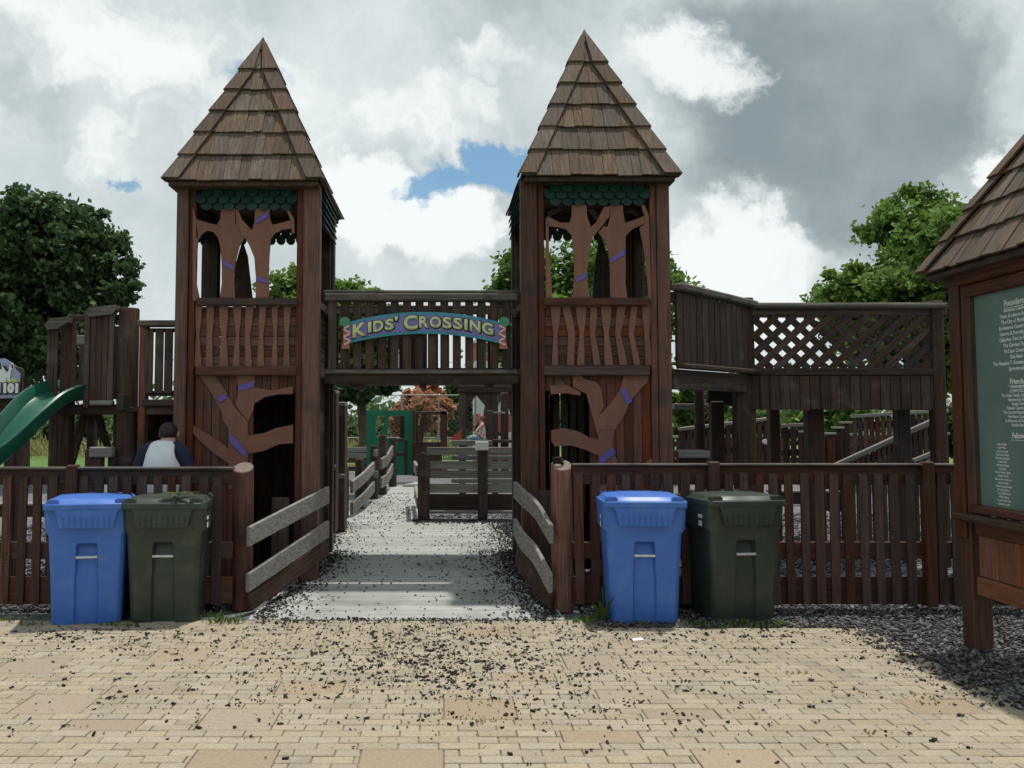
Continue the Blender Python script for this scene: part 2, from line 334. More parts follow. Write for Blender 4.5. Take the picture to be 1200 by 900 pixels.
def quads(name, m, C, U, Vv, parent=None, loc=(0, 0, 0), rnd=None):   # cloud of leaf faces: centres C, half axes U and V (numpy)
    n = len(C); P = np.stack([C-U*.15-Vv, C+U-Vv*.1, C+U*.1+Vv, C-U-Vv*.05], 1).reshape(-1, 3).astype('f')
    me = bpy.data.meshes.new(name); me.vertices.add(4*n); me.vertices.foreach_set('co', P.ravel())
    me.loops.add(4*n); me.loops.foreach_set('vertex_index', np.arange(4*n, dtype='i'))
    me.polygons.add(n); me.polygons.foreach_set('loop_start', np.arange(0, 4*n, 4, dtype='i')); me.polygons.foreach_set('loop_total', np.full(n, 4, 'i'))
    me.update(); a = me.attributes.new('rnd', 'FLOAT', 'POINT'); a.data.foreach_set('value', np.repeat(NR.random(n) if rnd is None else rnd, 4).astype('f'))
    me.materials.append(M[m]); return link(name, me, loc, parent)
def chips(name, m, P, size, parent=None, flat=.35, loc=(0, 0, 0)):  # thousands of small angular chunks
    n = len(P); b = np.array(SG, float)*NR.uniform(.7, 1.15, (n, 8, 1))
    s = size*NR.uniform(.55, 1.35, (n, 1)); dim = np.concatenate([s*NR.uniform(.8, 1.6, (n, 1)), s*NR.uniform(.45, .9, (n, 1)), s*flat*NR.uniform(.7, 1.6, (n, 1))], 1)[:, None, :]*.5
    b = b*dim; th = NR.uniform(-.5, .5, n)*(1 if flat < .6 else 2); ph = NR.uniform(0, 6.283, n)
    x, y, z = b[..., 0], b[..., 1], b[..., 2]
    x, z = x*np.cos(th)[:, None]+z*np.sin(th)[:, None], -x*np.sin(th)[:, None]+z*np.cos(th)[:, None]
    x, y = x*np.cos(ph)[:, None]-y*np.sin(ph)[:, None], x*np.sin(ph)[:, None]+y*np.cos(ph)[:, None]
    b = np.stack([x, y, z], -1)+P[:, None, :]
    fq = np.array([[0, 1, 3, 2], [4, 6, 7, 5], [0, 4, 5, 1], [2, 3, 7, 6], [0, 2, 6, 4], [1, 5, 7, 3]])
    fi = (np.arange(n)[:, None, None]*8+fq[None]).reshape(-1)
    me = bpy.data.meshes.new(name); me.vertices.add(8*n); me.vertices.foreach_set('co', b.astype('f').ravel())
    me.loops.add(24*n); me.loops.foreach_set('vertex_index', fi.astype('i')); me.polygons.add(6*n)
    me.polygons.foreach_set('loop_start', np.arange(0, 24*n, 4, dtype='i')); me.polygons.foreach_set('loop_total', np.full(6*n, 4, 'i')); me.update()
    a = me.attributes.new('rnd', 'FLOAT', 'POINT'); a.data.foreach_set('value', np.repeat(NR.random(n), 8).astype('f'))
    me.materials.append(M[m]); return link(name, me, loc, parent)
def sheet(name, x0, x1, y0, y1, z, m, parent=None):
    cx, cy = (x0+x1)/2, (y0+y1)/2
    return link(name, mesh(name, [(x0-cx, y0-cy, 0), (x1-cx, y0-cy, 0), (x1-cx, y1-cy, 0), (x0-cx, y1-cy, 0)], [[0, 1, 2, 3]], m), (cx, cy, z), parent)
def glyph(ch, size=1.0, off=0.0, res=4, align='LEFT'):
    cu = bpy.data.curves.new('txt', 'FONT'); cu.body = ch; cu.size = size; cu.offset = off; cu.resolution_u = res; cu.extrude = 0; cu.align_x = align
    o = bpy.data.objects.new('txt', cu); COL.objects.link(o); dg = bpy.context.evaluated_depsgraph_get(); dg.update()
    me = bpy.data.meshes.new_from_object(o.evaluated_get(dg)); bpy.data.objects.remove(o); bpy.data.curves.remove(cu)
    return me
# ------------------------------------------------------------------ ground
tag(sheet('ground', -400, 400, -60, 900, -.035, 'grass'), kind='structure')
tag(sheet('mulch_ground', -16, 22, 3.2, 31, -.012, 'mulchbed'), kind='structure')
# plaza of pavers
BW, BH = .2055, .095
PX1, PD1, PD2 = 3.35, 7.87, 7.55
pl = sheet('plaza', -6.6, PX1, 3.3, PD1-.02, -.006, 'bed'); pl['kind'] = 'structure'
slabs = [(62, 825, 4), (122, 848, 2), (165, 807, 2), (205, 768, 4), (285, 847, 4), (365, 805, 3), (262, 896, 4), (478, 896, 4), (552, 834, 4), (702, 778, 4), (745, 817, 2), (790, 839, 2), (697, 866, 2), (860, 845, 4), (880, 893, 4), (30, 782, 4), (1110, 830, 3), (560, 742, 3), (610, 795, 2)]
blk = {}
def slabmesh(dx, dy, m): return boxmesh(dx, dy, .05, m, .004, 'brick')
D0 = 3.4
for px, py, nr in slabs:
    g = G(px, py); r0 = round((g.y-D0)/BH-nr/2); c0 = round(g.x/(BW/2)-2)*BW/2
    if any(b[0]-.01 < c0+2*BW and c0 < b[1]+.01 for r in range(r0, r0+nr) for b in blk.get(r, [])): continue
    for r in range(r0, r0+nr): blk.setdefault(r, []).append((c0, c0+2*BW))
    o = link('stone_slab', slabmesh(2*BW-.006, nr*BH-.006, 'slab'), (c0+BW, D0+(r0+nr/2)*BH, -.020+R.uniform(-.002, .001)), pl)
pieces = []
nrow = int((PD1-D0)/BH)
for r in range(nrow):
    y = D0+(r+.5)*BH; xe = PX1 if y < PD2 else 1.15
    x = -6.5+(r % 2)*BW/2
    while x < xe-.03:
        segs = [(x, min(x+BW, xe))]
        for b0, b1 in blk.get(r, []):
            ns = []
            for s0, s1 in segs:
                if b1 <= s0+1e-4 or b0 >= s1-1e-4: ns.append((s0, s1)); continue
                if b0-s0 > .02: ns.append((s0, b0))
                if s1-b1 > .02: ns.append((b1, s1))
            segs = ns
        for s0, s1 in segs: pieces.append((r, y, s0, s1))
        x += BW
def inview(p): return 4.3 < p[1] and abs((p[2]+p[3])/2*F/p[1]+PX-600) < 640
vis = [p for p in pieces if inview(p)]; vis.sort(key=lambda p: p[1]); near = vis[:285]; ns = set(near)
for r, y, s0, s1 in near:
    link('brick', slabmesh(s1-s0-.006, BH-.006, 'brick'), ((s0+s1)/2+R.uniform(-.001, .001), y+R.uniform(-.001, .001), -.020+R.uniform(-.0025, .0025)), pl, None, Matrix.Rotation(R.uniform(-.008, .008), 3, 'Z'))
mb = MB()
for p in pieces:
    if p in ns: continue
    r, y, s0, s1 = p; V, Fc = boxgeo(s1-s0-.006, BH-.006, .05, .004); z = -.020+R.uniform(-.0025, .0025)
    mb.add([((s0+s1)/2+v[0], y+v[1], z+v[2]) for v in V], Fc[:0]+Fc)
tag(mb.build('brick', 'brick', pl, (0, 0, 0)), kind='stuff')
# boardwalk: ramp of cross boards, then a narrower run bending left
bw = empty('boardwalk', (0, R0, 0), None, None); bw['kind'] = 'structure'
for k in ('label', 'category'):
    if k in bw: del bw[k]
rampM = Matrix.Rotation(math.atan(RS), 3, 'X')
d = R0; PW = .14
while d < 12.35:
    xl, xr = -1.62+(d-8)*.155, 1.0-(d-8)*.10
    if d > 10.4: xl, xr = -1.5+(d-10.4)*.1, 1.6
    box('deck_board', bw, ((xl+xr)/2, d+PW/2, rampz(d+PW/2)-.018), (xr-xl, PW-.006, .036), 'deck', .003, rampM); d += PW
while d < 15.6:
    k = (d-12.35)/3.2; xl = -1.38+.38*k+.0*k*k; xr = -.22+.0*k-.10*k
    box('deck_board', bw, ((xl+xr)/2, d+PW/2, rampz(d+PW/2)-.018), (xr-xl, PW-.006, .036), 'deck', .003, rampM); d += PW
# ------------------------------------------------------------------ shingled hip roof
def roof(parent, x0, x1, y0, y1, z0, z1, ridge=0.0, rows=6, name='roof', seed=1, wmin=.085, wmax=.17, capw=.115):
    """ridge: half length of the ridge along y"""
    rr = random.Random(seed); x0 += .06; x1 -= .06; y0 += .06; y1 -= .06; z1 -= .05; cx, cy = (x0+x1)/2, (y0+y1)/2
    A = Vector((cx, cy-ridge, z1)); B = Vector((cx, cy+ridge, z1)); c = [Vector(p) for p in ((x0, y0, z0), (x1, y0, z0), (x1, y1, z0), (x0, y1, z0))]
    dz = Vector((0, 0, .035)); base = Vector((cx, cy, z0))
    top = [A, B]; V = [p-base-dz*1.0 for p in c+top]+[p-base-dz*2.0 for p in c]
    Fc = [[0, 1, 4], [1, 2, 5, 4], [2, 3, 5], [3, 0, 4, 5], [0, 6, 7, 1], [1, 7, 8, 2], [2, 8, 9, 3], [3, 9, 6, 0], [9, 8, 7, 6]]
    me = mesh(name, V, Fc, 'dark'); fixnormals(me); grain(me); rf = link(name, me, base, parent)
    sides = [(c[0], c[1], A, A), (c[1], c[2], B, A), (c[2], c[3], B, B), (c[3], c[0], A, B)]
    cache = {}
    def piece(nm, poly, t0, t1, es, et, n, O, b0, b1, key=None):
        if len(poly) < 3: return
        s0 = sum(p[0] for p in poly)/len(poly)
        if key and key in cache: me = cache[key]
        else:
            k = len(poly); hh = lambda t: b0+(b1-b0)*(t-t0)/(t1-t0)
            V = [(s-s0, t-t0, hh(t)) for s, t in poly]+[(s-s0, t-t0, hh(t)-.016) for s, t in poly]
            Fc = [list(range(k)), list(range(2*k-1, k-1, -1))]+[[i, i+k, (i+1) % k+k, (i+1) % k] for i in range(k)]
            me = mesh(nm, V, Fc, 'shingle'); fixnormals(me); grain(me, 1)
            if key: cache[key] = me
        link(nm, me, O+es*s0+et*t0, rf, None, Matrix((es, et, n)).transposed())
    def clip(poly, a, b, cc):                       # keep a*s+b*t <= cc
        out = []
        for i in range(len(poly)):
            p, q = poly[i], poly[(i+1) % len(poly)]; fp = a*p[0]+b*p[1]-cc; fq = a*q[0]+b*q[1]-cc
            if fp <= 0: out.append(p)
            if fp*fq < 0: u = fp/(fp-fq); out.append((p[0]+(q[0]-p[0])*u, p[1]+(q[1]-p[1])*u))
        return out
    for P, Q, T2, T1 in sides:                      # P,Q eave ends; T1 above P, T2 above Q
        es = (Q-P).normalized(); mid = (P+Q)/2; tm = (T1+T2)/2; et = (tm-mid); et = (et-es*et.dot(es)); L = et.length; et.normalize(); n = es.cross(et)
        hw = (Q-P).length/2; tw = (T2-T1).dot(es)/2; tw = abs(tw)
        e = L/(rows+.35)
        for k in range(rows):
            t0 = k*e-(.025 if k == 0 else .0); t1 = min(t0+e*1.22, L*1.0) if k < rows-1 else L*.985
            if t1-t0 < .05: continue
            s = -hw-rr.uniform(0, .1)
            while s < hw:
                w = rr.choice([.085, .10, .115, .13, .15, .17])*(wmax/.17); tj = t0-rr.uniform(0, .012)
                poly = [(s+.002, tj), (s+w-.002, tj), (s+w-.002, t1), (s+.002, t1)]
                pc = clip(clip(poly, L, hw-tw, hw*L), -L, hw-tw, hw*L)
                full = len(pc) == 4 and all(abs(a[0]-b[0])+abs(a[1]-b[1]) < 1e-6 for a, b in zip(pc, poly))
                if full:
                    tq = t0; pc = [(s+.002, tq), (s+w-.002, tq), (s+w-.002, t1), (s+.002, t1)]
                    piece('shingle', pc, tq, t1, es, et, n, mid+n*rr.uniform(-.004, .006)-et*rr.uniform(0, .016), .029, .000, (k == 0, round(w, 3), round(t1-tq, 3)))
                else: piece('shingle', pc, t0, t1, es, et, n, mid, .029, .000)
                s += w
        hl = math.hypot(hw-tw, L)
        for sgn in (-1, 1):                         # cap boards along both hips of this slope
            for k in range(rows):
                t0 = k*e-.03; t1 = (k+1)*e+.02 if k < rows-1 else L-.004
                if t1-t0 < .05: continue
                ln = lambda t, o: (sgn*max(hw-(hw-tw)*t/L-o, 0 if tw == 0 else -9), t)
                w = capw*hl/L
                poly = [ln(t0, -.034), ln(t1, -.018), ln(t1, w), ln(t0, w)]
                piece('hip_cap', poly, t0, t1, es, et, n, mid, .060, .038)
    return rf
# ------------------------------------------------------------------ towers
TD, TB = 9.2, 10.58
def scalemesh(w, h):
    k = ('scale', round(w, 3))
    if k not in BC:
        pts = [(-w/2, h), (w/2, h), (w/2, .35*h)]+[(w/2*math.cos(a)*(1-.1*abs(math.sin(2*a))), .35*h*(1-math.sin(a))) for a in (.5, 1.0, 1.35, 1.8, 2.15, 2.65)]+[(-w/2, .35*h)]
        n = len(pts); V = [(x, -.044*(1-z/h)-.014, z) for x, z in pts]+[(x, -.044*(1-z/h), z) for x, z in pts]
        Fc = [list(range(n)), list(range(2*n-1, n-1, -1))]+[[i, i+n, (i+1) % n+n, (i+1) % n] for i in range(n)]
        me = mesh('scale', V, Fc, 'scale'); fixnormals(me); BC[k] = grain(me, 2)
    return BC[k]
def scales(parent, P, Q, ztop, rows=4, w=.108, rh=.068):   # fish scale fringe from P to Q (xy), outward normal to the right of P->Q
    t = Vector((Q[0]-P[0], Q[1]-P[1], 0)); L = t.length; t.normalize(); n = int(L/w); w = L/n; nrm = Vector((t.y, -t.x, 0))
    rot = Matrix((t, -nrm, Vector((0, 0, 1)))).transposed()
    for r in range(rows):
        off = (r % 2)*.5
        for i in range(n if not off else n-1):
            p = Vector((P[0], P[1], ztop-(r+1)*rh-.03))+t*((i+.5+off)*w)+nrm*(.0015*(rows-r))
            link('fish_scale', scalemesh(w-.009, rh*1.6), p+nrm*R.uniform(0, .003), parent, None, rot)
def zl(z0, s, y): return z0
def tower(name, label, xl, xr, eave, peak, roofx, lp, seed):
    T = empty(name, ((xl+xr)/2, TD+.7, 0), label, 'play tower'); pw = .165
    wl_, wr_ = (.118, .165) if lp == 'L' else (.165, .125)
    ze = W(300, eave, TD).z; zr1 = W(300, 349, TD).z; zr1b = W(300, 358, TD).z; zr2 = W(300, 429, TD).z; zr2b = W(300, 440, TD).z
    for x, pv in ((xl+wl_/2, wl_), (xr-wr_/2, wr_)):
        for y in (TD+pw/2, TB-pw/2):
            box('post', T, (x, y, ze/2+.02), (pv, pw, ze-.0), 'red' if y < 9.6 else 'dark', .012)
    # flat trim beside each front post
    for x in (xl+wl_+.038, xr-wr_-.034): box('trim_board', T, (x, TD+.075, ze/2), (.062, .09, ze-.03), 'red', .006)
    for y in (TD+pw+.05, TB-pw-.05):
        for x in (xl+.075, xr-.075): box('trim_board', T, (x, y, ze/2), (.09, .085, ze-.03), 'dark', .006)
    fx0, fx1 = xl+wl_+.075, xr-wr_-.070
    # deck, beams
    zd = zr2-.08
    box('deck', T, ((xl+xr)/2, (TD+TB)/2, zd), (xr-xl-2*pw-.02, TB-TD-2*pw-.02, .05), 'dark')
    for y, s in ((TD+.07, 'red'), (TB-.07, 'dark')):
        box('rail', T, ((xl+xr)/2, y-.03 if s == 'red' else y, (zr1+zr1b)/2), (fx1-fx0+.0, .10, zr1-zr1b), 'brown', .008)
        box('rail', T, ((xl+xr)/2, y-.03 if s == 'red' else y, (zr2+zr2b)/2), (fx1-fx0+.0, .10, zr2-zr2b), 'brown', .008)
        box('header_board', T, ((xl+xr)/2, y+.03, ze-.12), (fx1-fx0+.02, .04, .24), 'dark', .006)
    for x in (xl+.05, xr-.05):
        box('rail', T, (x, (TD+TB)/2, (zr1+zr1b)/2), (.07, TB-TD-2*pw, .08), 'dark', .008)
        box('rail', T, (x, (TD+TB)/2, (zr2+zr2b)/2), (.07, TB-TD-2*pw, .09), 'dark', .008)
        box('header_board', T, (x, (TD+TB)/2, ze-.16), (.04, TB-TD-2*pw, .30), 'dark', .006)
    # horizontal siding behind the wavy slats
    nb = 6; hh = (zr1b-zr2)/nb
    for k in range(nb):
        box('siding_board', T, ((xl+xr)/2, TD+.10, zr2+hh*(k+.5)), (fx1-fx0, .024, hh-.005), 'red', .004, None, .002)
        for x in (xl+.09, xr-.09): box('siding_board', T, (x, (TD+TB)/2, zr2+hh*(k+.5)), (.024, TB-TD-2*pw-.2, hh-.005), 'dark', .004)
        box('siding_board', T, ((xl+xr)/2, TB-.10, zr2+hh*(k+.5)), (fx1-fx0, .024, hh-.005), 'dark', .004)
    # vertical siding on the ground floor
    n = int((fx1-fx0)/.082); bwid = (fx1-fx0)/n
    for i in range(n):
        x = fx0+(i+.5)*bwid; u = (i+.5)/n
        if lp == 'L': closed = u < .60
        else: closed = u > .42
        z0 = .02 if closed else zr2b-.14-.03*math.sin(u*9)
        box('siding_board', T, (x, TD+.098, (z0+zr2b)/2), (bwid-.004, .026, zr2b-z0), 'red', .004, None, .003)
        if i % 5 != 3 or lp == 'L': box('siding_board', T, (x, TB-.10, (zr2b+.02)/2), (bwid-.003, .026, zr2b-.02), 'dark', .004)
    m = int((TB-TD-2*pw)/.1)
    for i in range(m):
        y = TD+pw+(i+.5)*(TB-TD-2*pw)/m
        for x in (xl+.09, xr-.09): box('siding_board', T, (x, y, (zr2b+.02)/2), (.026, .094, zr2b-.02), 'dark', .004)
    # fish scale fringe on the four faces
    scales(T, (fx0-.01, TD+.05), (fx1+.01, TD+.05), ze+.02)
    scales(T, (xr-.02, TD+pw), (xr-.02, TB-pw), ze+.02, 6); scales(T, (xl+.02, TB-pw), (xl+.02, TD+pw), ze+.02, 6)
    scales(T, (fx1, TB-.05), (fx0, TB-.05), ze+.0, 5)
    rx0, rx1 = roofx
    roof(T, rx0, rx1, TD-.2, TD+1.72, ze-.0, peak, 0, 6, 'roof', seed)
    fv = [(a*.075, b*.075, -.09) for a, b in ((-1, -1), (1, -1), (1, 1), (-1, 1))]+[(0, 0, .085)]
    fm = mesh('ridge_tip', fv, [[3, 2, 1, 0], [0, 1, 4], [1, 2, 4], [2, 3, 4], [3, 0, 4]], 'weath'); grain(fm)
    link('ridge_tip', fm, ((rx0+rx1)/2, TD+.76, peak-.055), T)
    return T
TL = tower('play_tower', 'shingle roofed wooden tower left of the bridge, its lower tree cut-out branching to the left', W(204, 400, TD).x, W(373.5, 400, TD).x, 213.5, W(302, 46, TD+.76).z, (W(188, 213, TD-.2).x, W(379, 213, TD-.2).x), 'L', 3)
TR = tower('play_tower', 'shingle roofed wooden tower right of the bridge, between the bridge and the angled walkway', W(611, 400, TD).x, W(787, 400, TD).x, 208, W(682, 37, TD+.76).z, (W(608, 207, TD-.2).x, W(800, 207, TD-.2).x), 'R', 5)
def cuts(T, polys, ox, oy, sc, d, m='cut', name='tree_cutout', th=.022, lim=9999):
    for i, p in enumerate(polys): pprism(name, T, [(ox+x/sc, oy+(y+(34 if y > lim else 0))/sc) for x, y in p], d-(i % 3)*.0035, th, m)
# upper tree cut-outs
ULT = [[(258,808),(276,700),(275,560),(266,420),(245,335),(205,288),(155,278),(112,308),(88,350),(70,330),(66,180),(82,190),(160,215),(235,232),(262,190),(272,100),(385,100),(385,215),(404,262),(462,335),(420,400),(388,520),(374,640),(382,808)],
 [(550,808),(552,660),(540,500),(500,400),(470,345),(394,240),(390,100),(405,105),(440,190),(520,275),(540,215),(548,100),(662,100),(668,190),(685,232),(838,195),(845,258),(760,272),(700,305),(672,350),(662,480),(655,640),(660,808)],
 [(795,100),(815,100),(862,180),(866,300),(845,300),(835,195)], [(48,100),(66,180),(84,345),(66,560),(72,720),(98,812),(40,812),(40,100)]]
cuts(TL, ULT, 220, 230, 6.923, TD+.025, lim=800)
cuts(TL, [[(283,518),(374,565),(374,602),(283,550)], [(553,650),(650,675),(652,708),(553,682)], [(548,190),(655,122),(655,165),(552,222)]], 220, 230, 6.923, TD+.013, 'purple', 'painted_band', .004)
URT = [[(448,668),(456,560),(455,360),(437,265),(400,225),(340,210),(272,205),(272,138),(360,180),(425,182),(437,140),(440,60),(540,60),(545,140),(570,212),(605,180),(662,70),(702,70),(696,140),(636,218),(577,290),(547,480),(547,590),(567,668)],
 [(708,668),(702,600),(706,480),(692,380),(662,300),(622,248),(657,208),(687,208),(702,140),(705,60),(790,60),(792,110),(806,182),(860,165),(936,135),(946,182),(850,228),(810,272),(808,600),(822,668)],
 [(915,60),(940,60),(968,130),(985,668),(968,668),(945,420),(905,215),(938,190),(940,140)], [(262,138),(280,200),(284,400),(298,560),(306,670),(262,670)]]
cuts(TR, URT, 595, 230, 5.854, TD+.025, lim=660)
cuts(TR, [[(470,558),(546,518),(546,548),(470,592)], [(698,432),(802,360),(802,400),(706,458)]], 595, 230, 5.854, TD+.013, 'purple', 'painted_band', .004)
for k, s in enumerate([(147,170,150,160,143,168),(188,212,187,205,183,207),(230,262,238,255,230,262),(280,308,290,300,277,302),(325,352,322,338,322,345),(374,396,370,385,363,388),(415,435,422,432,413,435),(458,482,462,474,455,478)]):
    cuts(TL, [[(s[0],110),(s[1],110),((s[1]+s[3])/2+2,165),(s[3],218),((s[3]+s[5])/2,270),(s[5],328),(s[4],328),((s[2]+s[4])/2,270),(s[2],218),((s[0]+s[2])/2-2,165)]], 180, 320, 3, TD+.055, 'cut', 'wavy_slat')
for k, s in enumerate([(226,262,236,250,230,252),(265,290,288,312,283,308),(313,352,328,343,318,345),(368,390,364,382,378,402),(402,440,414,430,416,446),(462,492,453,472,468,496),(512,532,500,518,520,542),(548,582,556,572,560,586)]):
    cuts(TR, [[(s[0],106),(s[1],106),((s[1]+s[3])/2+2,160),(s[3],214),((s[3]+s[5])/2,266),(s[5],324),(s[4],324),((s[2]+s[4])/2,266),(s[2],214),((s[0]+s[2])/2-2,160)]], 570, 320, 3, TD+.055, 'cut', 'wavy_slat')
LLT = [[(163,360),(215,360),(238,392),(258,425),(285,470),(330,522),(332,640),(316,760),(262,760),(262,545),(242,515),(240,490),(205,425)],
 [(290,360),(355,360),(357,440),(350,480),(332,522),(288,465),(298,410)], [(356,402),(420,412),(490,398),(490,425),(440,426),(390,436),(356,458)],
 [(331,572),(390,562),(430,545),(490,533),(490,598),(440,602),(390,624),(331,636)], [(128,528),(180,560),(240,600),(264,618),(264,670),(210,632),(160,588),(128,552)]]
cuts(TL, LLT, 180, 320, 3, TD+.06)
cuts(TL, [[(298,396),(354,378),(352,400),(298,416)], [(222,438),(252,422),(258,440),(232,456)], [(266,562),(290,584),(329,630),(318,646),(266,592)]], 180, 320, 3, TD+.047, 'purple', 'painted_band', .004)
LRT = [[(392,545),(452,545),(442,600),(465,680),(460,800),(393,800),(394,640)], [(485,352),(570,352),(566,385),(540,410),(505,450),(490,490),(455,548),(392,548),(390,508),(440,455),(470,410)],
 [(303,352),(325,352),(345,372),(390,385),(405,410),(412,470),(392,510),(392,575),(372,500),(352,425),(305,400)], [(223,395),(280,393),(332,418),(329,431),(280,422),(226,426)],
 [(228,552),(270,545),(320,555),(365,580),(395,586),(395,642),(350,622),(300,606),(240,609),(228,590)], [(540,700),(548,678),(575,655),(610,645),(610,672),(580,690)]]
cuts(TR, LRT, 570, 320, 3, TD+.06)
cuts(TR, [[(470,412),(488,405),(513,450),(496,463)], [(398,650),(441,610),(456,632),(400,676)]], 570, 320, 3, TD+.047, 'purple', 'painted_band', .004)
# boards standing inside, seen through the open windows
pbox('window_board', TL, 236, 250, 270, 352, TB-.16, .03, 'dark'); pbox('window_board', TL, 251, 258, 262, 352, TB-.16, .03, 'dark')
pprism('pointed_board', TL, [(274, 352), (275, 312), (284, 282), (290, 300), (296, 352)], TB-.2, .03, 'dark')
pprism('pointed_board', TR, [(694, 352), (697, 310), (703, 275), (713, 300), (717, 352)], TB-.2, .03, 'dark')
for x in (736, 744, 752): pbox('window_board', TR, x-4, x+3.5, 250, 352, TB-.16, .03, 'dark')
pbox('brace', TR, 640, 672, 240, 246, TB-.3, .05, 'grey', rz=-rad(30)); pbox('brace', TR, 684, 716, 250, 256, TB-.3, .05, 'grey', rz=rad(50)); pbox('brace', TR, 726, 752, 240, 246, TB-.3, .05, 'grey', rz=rad(40))
for i, x in enumerate((652, 662, 672, 682)): pbox('inner_slat', TR, x-4, x+4, 455, 600, TD+.45, .03, 'dark')
pbox('inner_panel', TR, 632, 654, 575, 690, TD-.35, .03, 'dark'); pbox('inner_panel', TL, 318, 338, 583, 660, TD-.2, .03, 'dark')
# ------------------------------------------------------------------ bridge
BR = empty('bridge', (W(494, 440, 9.3).x, 9.9, 0), 'wooden footbridge with slatted railing joining the two roofed towers', 'bridge')
bd = 9.33
pbox('top_rail', BR, 380, 607, 343.5, 352, bd-.05, .16, 'weath', .01); pbox('cap_rail', BR, 379, 608, 340, 343.4, bd-.03, .22, 'weath', .008)
for i in range(15):
    x = 389.5+i*14.6; pbox('slat', BR, x-5, x+4.6, 352.2, 433, bd, .03, 'dark', .004, .004)
pbox('rail', BR, 381, 606, 361, 368, bd+.034, .05, 'weath', .006); pbox('bottom_rail', BR, 381, 606, 431, 443, bd+.034, .06, 'dark')
pbox('sill_board', BR, 380, 607, 433.2, 438, bd-.06, .10, 'weath', .01); pbox('beam', BR, 380, 608, 438.2, 449, bd-.02, .05, 'dark')
zb = W(494, 444, bd).z
for k in range(9): box('floor_board', BR, (W(494, 444, bd).x, bd+.20+k*.13, zb), (1.98, .124, .04), 'dark', .004)
for k in range(3): box('joist', BR, (W(494, 444, bd).x-.7+.7*k, bd+.65, zb-.05), (.05, 1.0, .06), 'dark')
for k in range(15): 
    x = 393.5+i*0+k*13.0; pbox('rear_slat', BR, x-4, x+3, 365, 433, bd+1.2, .03, 'dark', .004)
pbox('rear_rail', BR, 384, 604, 358, 364.8, bd+1.17, .1, 'dark'); pbox('beam', BR, 388, 600, 434, 450, bd+1.2, .06, 'dark')
# sign
SD = bd-.07
SN = empty('arched_sign', W(497, 385, SD), 'purple arched sign lettered KIDS\' CROSSING, hung on the bridge railing', 'sign')
def top(x): return 365.5+11.5*((x-497)/87)**2
def bot(x): return 391+10.2*((x-497)/84)**2
xs = [404+i*(590-404)/24 for i in range(25)]
def arc(i0, i1): return [(x, top(x)+i0) for x in xs]+[(x, bot(x)-i1) for x in xs[::-1]]
pprism('border', SN, arc(0, 0), SD+.012, .025, 'teal'); pprism('face', SN, arc(3.4, 3.4), SD+.007, .005, 'signpurple'); 
for s0 in (arc(0, 0),):
    pass
def signletter(ch, x0, x1, y0, y1, m='letter', d=SD, grow=0.0, dx=0, dy=0, name='letter'):
    xm = (x0+x1)/2; sl_ = (2*11.0*(xm-497)/86**2)     # slope of the arc
    me = glyph(ch, 1, .035); v = np.empty(len(me.vertices)*3, 'f'); me.vertices.foreach_get('co', v); v = v.reshape(-1, 3)
    lo, hi = v.min(0), v.max(0); px = 9.3/F; w = (x1-x0+grow)*px; h = (y1-y0+grow)*px
    q = np.zeros_like(v); q[:, 0] = ((v[:, 0]-lo[0])/(hi[0]-lo[0])-.5)*w; q[:, 2] = ((v[:, 1]-lo[1])/(hi[1]-lo[1])-.5)*h
    q[:, 2] -= q[:, 0]*sl_
    me.vertices.foreach_set('co', q.ravel()); me.materials.clear(); me.materials.append(M[m])
    b = bmesh.new(); b.from_mesh(me); bmesh.ops.triangulate(b, faces=b.faces)
    g = bmesh.ops.extrude_face_region(b, geom=b.faces[:]); bmesh.ops.translate(b, verts=[e for e in g['geom'] if isinstance(e, bmesh.types.BMVert)], vec=(0, .005, 0)); bmesh.ops.recalc_face_normals(b, faces=b.faces); b.to_mesh(me); b.free()
    p = W(xm+dx, (y0+y1)/2+dy, d); return link(name, me, p, SN)
LET = [('K', 413, 429.5, 378.5, 394.5), ('I', 431, 435.2, 377, 390), ('D', 437.2, 449.2, 375.5, 388.5), ('S', 451, 461.5, 373.5, 387), ("'", 462.5, 466, 370.5, 376), ('C', 473, 489.3, 369.3, 386.5), ('R', 491, 502.3, 370.5, 383.8), ('O', 503.5, 517, 370.8, 384.2), ('S', 518.5, 529.3, 371.3, 385), ('S', 531, 542, 372.3, 386), ('I', 544.2, 548, 373.8, 387), ('N', 550.5, 563, 375.5, 389), ('G', 564.8, 578, 378, 392)]
for L_ in LET:
    signletter(*L_, m='navy', d=SD+.0015, grow=2.2, dx=.35, dy=.35, name='letter_outline'); signletter(*L_, d=SD-.004)
for sx in (405, 590):
    f = 1 if sx < 500 else -1
    pprism('palm_trunk', SN, [(sx-2.5, 382), (sx+2.5, 382), (sx+3, 400), (sx+5, 408.5), (sx-5, 408.5), (sx-3, 400)], SD+.004, .012, 'terracotta')
    cr = []
    for i in range(22):
        a = i/22*2*math.pi; rr = 7.0 if i % 2 == 0 else 5.6; cr.append((sx-1*f+rr*math.cos(a)*1.0, 377+rr*math.sin(a)*.9))
    pprism('palm_crown', SN, cr, SD-.002, .012, 'palm')
    pts = []
    for i in range(37):
        u = i/36; y = 381+u*24; pts.append(W(sx+1.5*f+3.4*math.cos(u*math.pi*5)*f, y, SD-.006))
    tube('snake', SN, pts, .012, 'pink', 8)
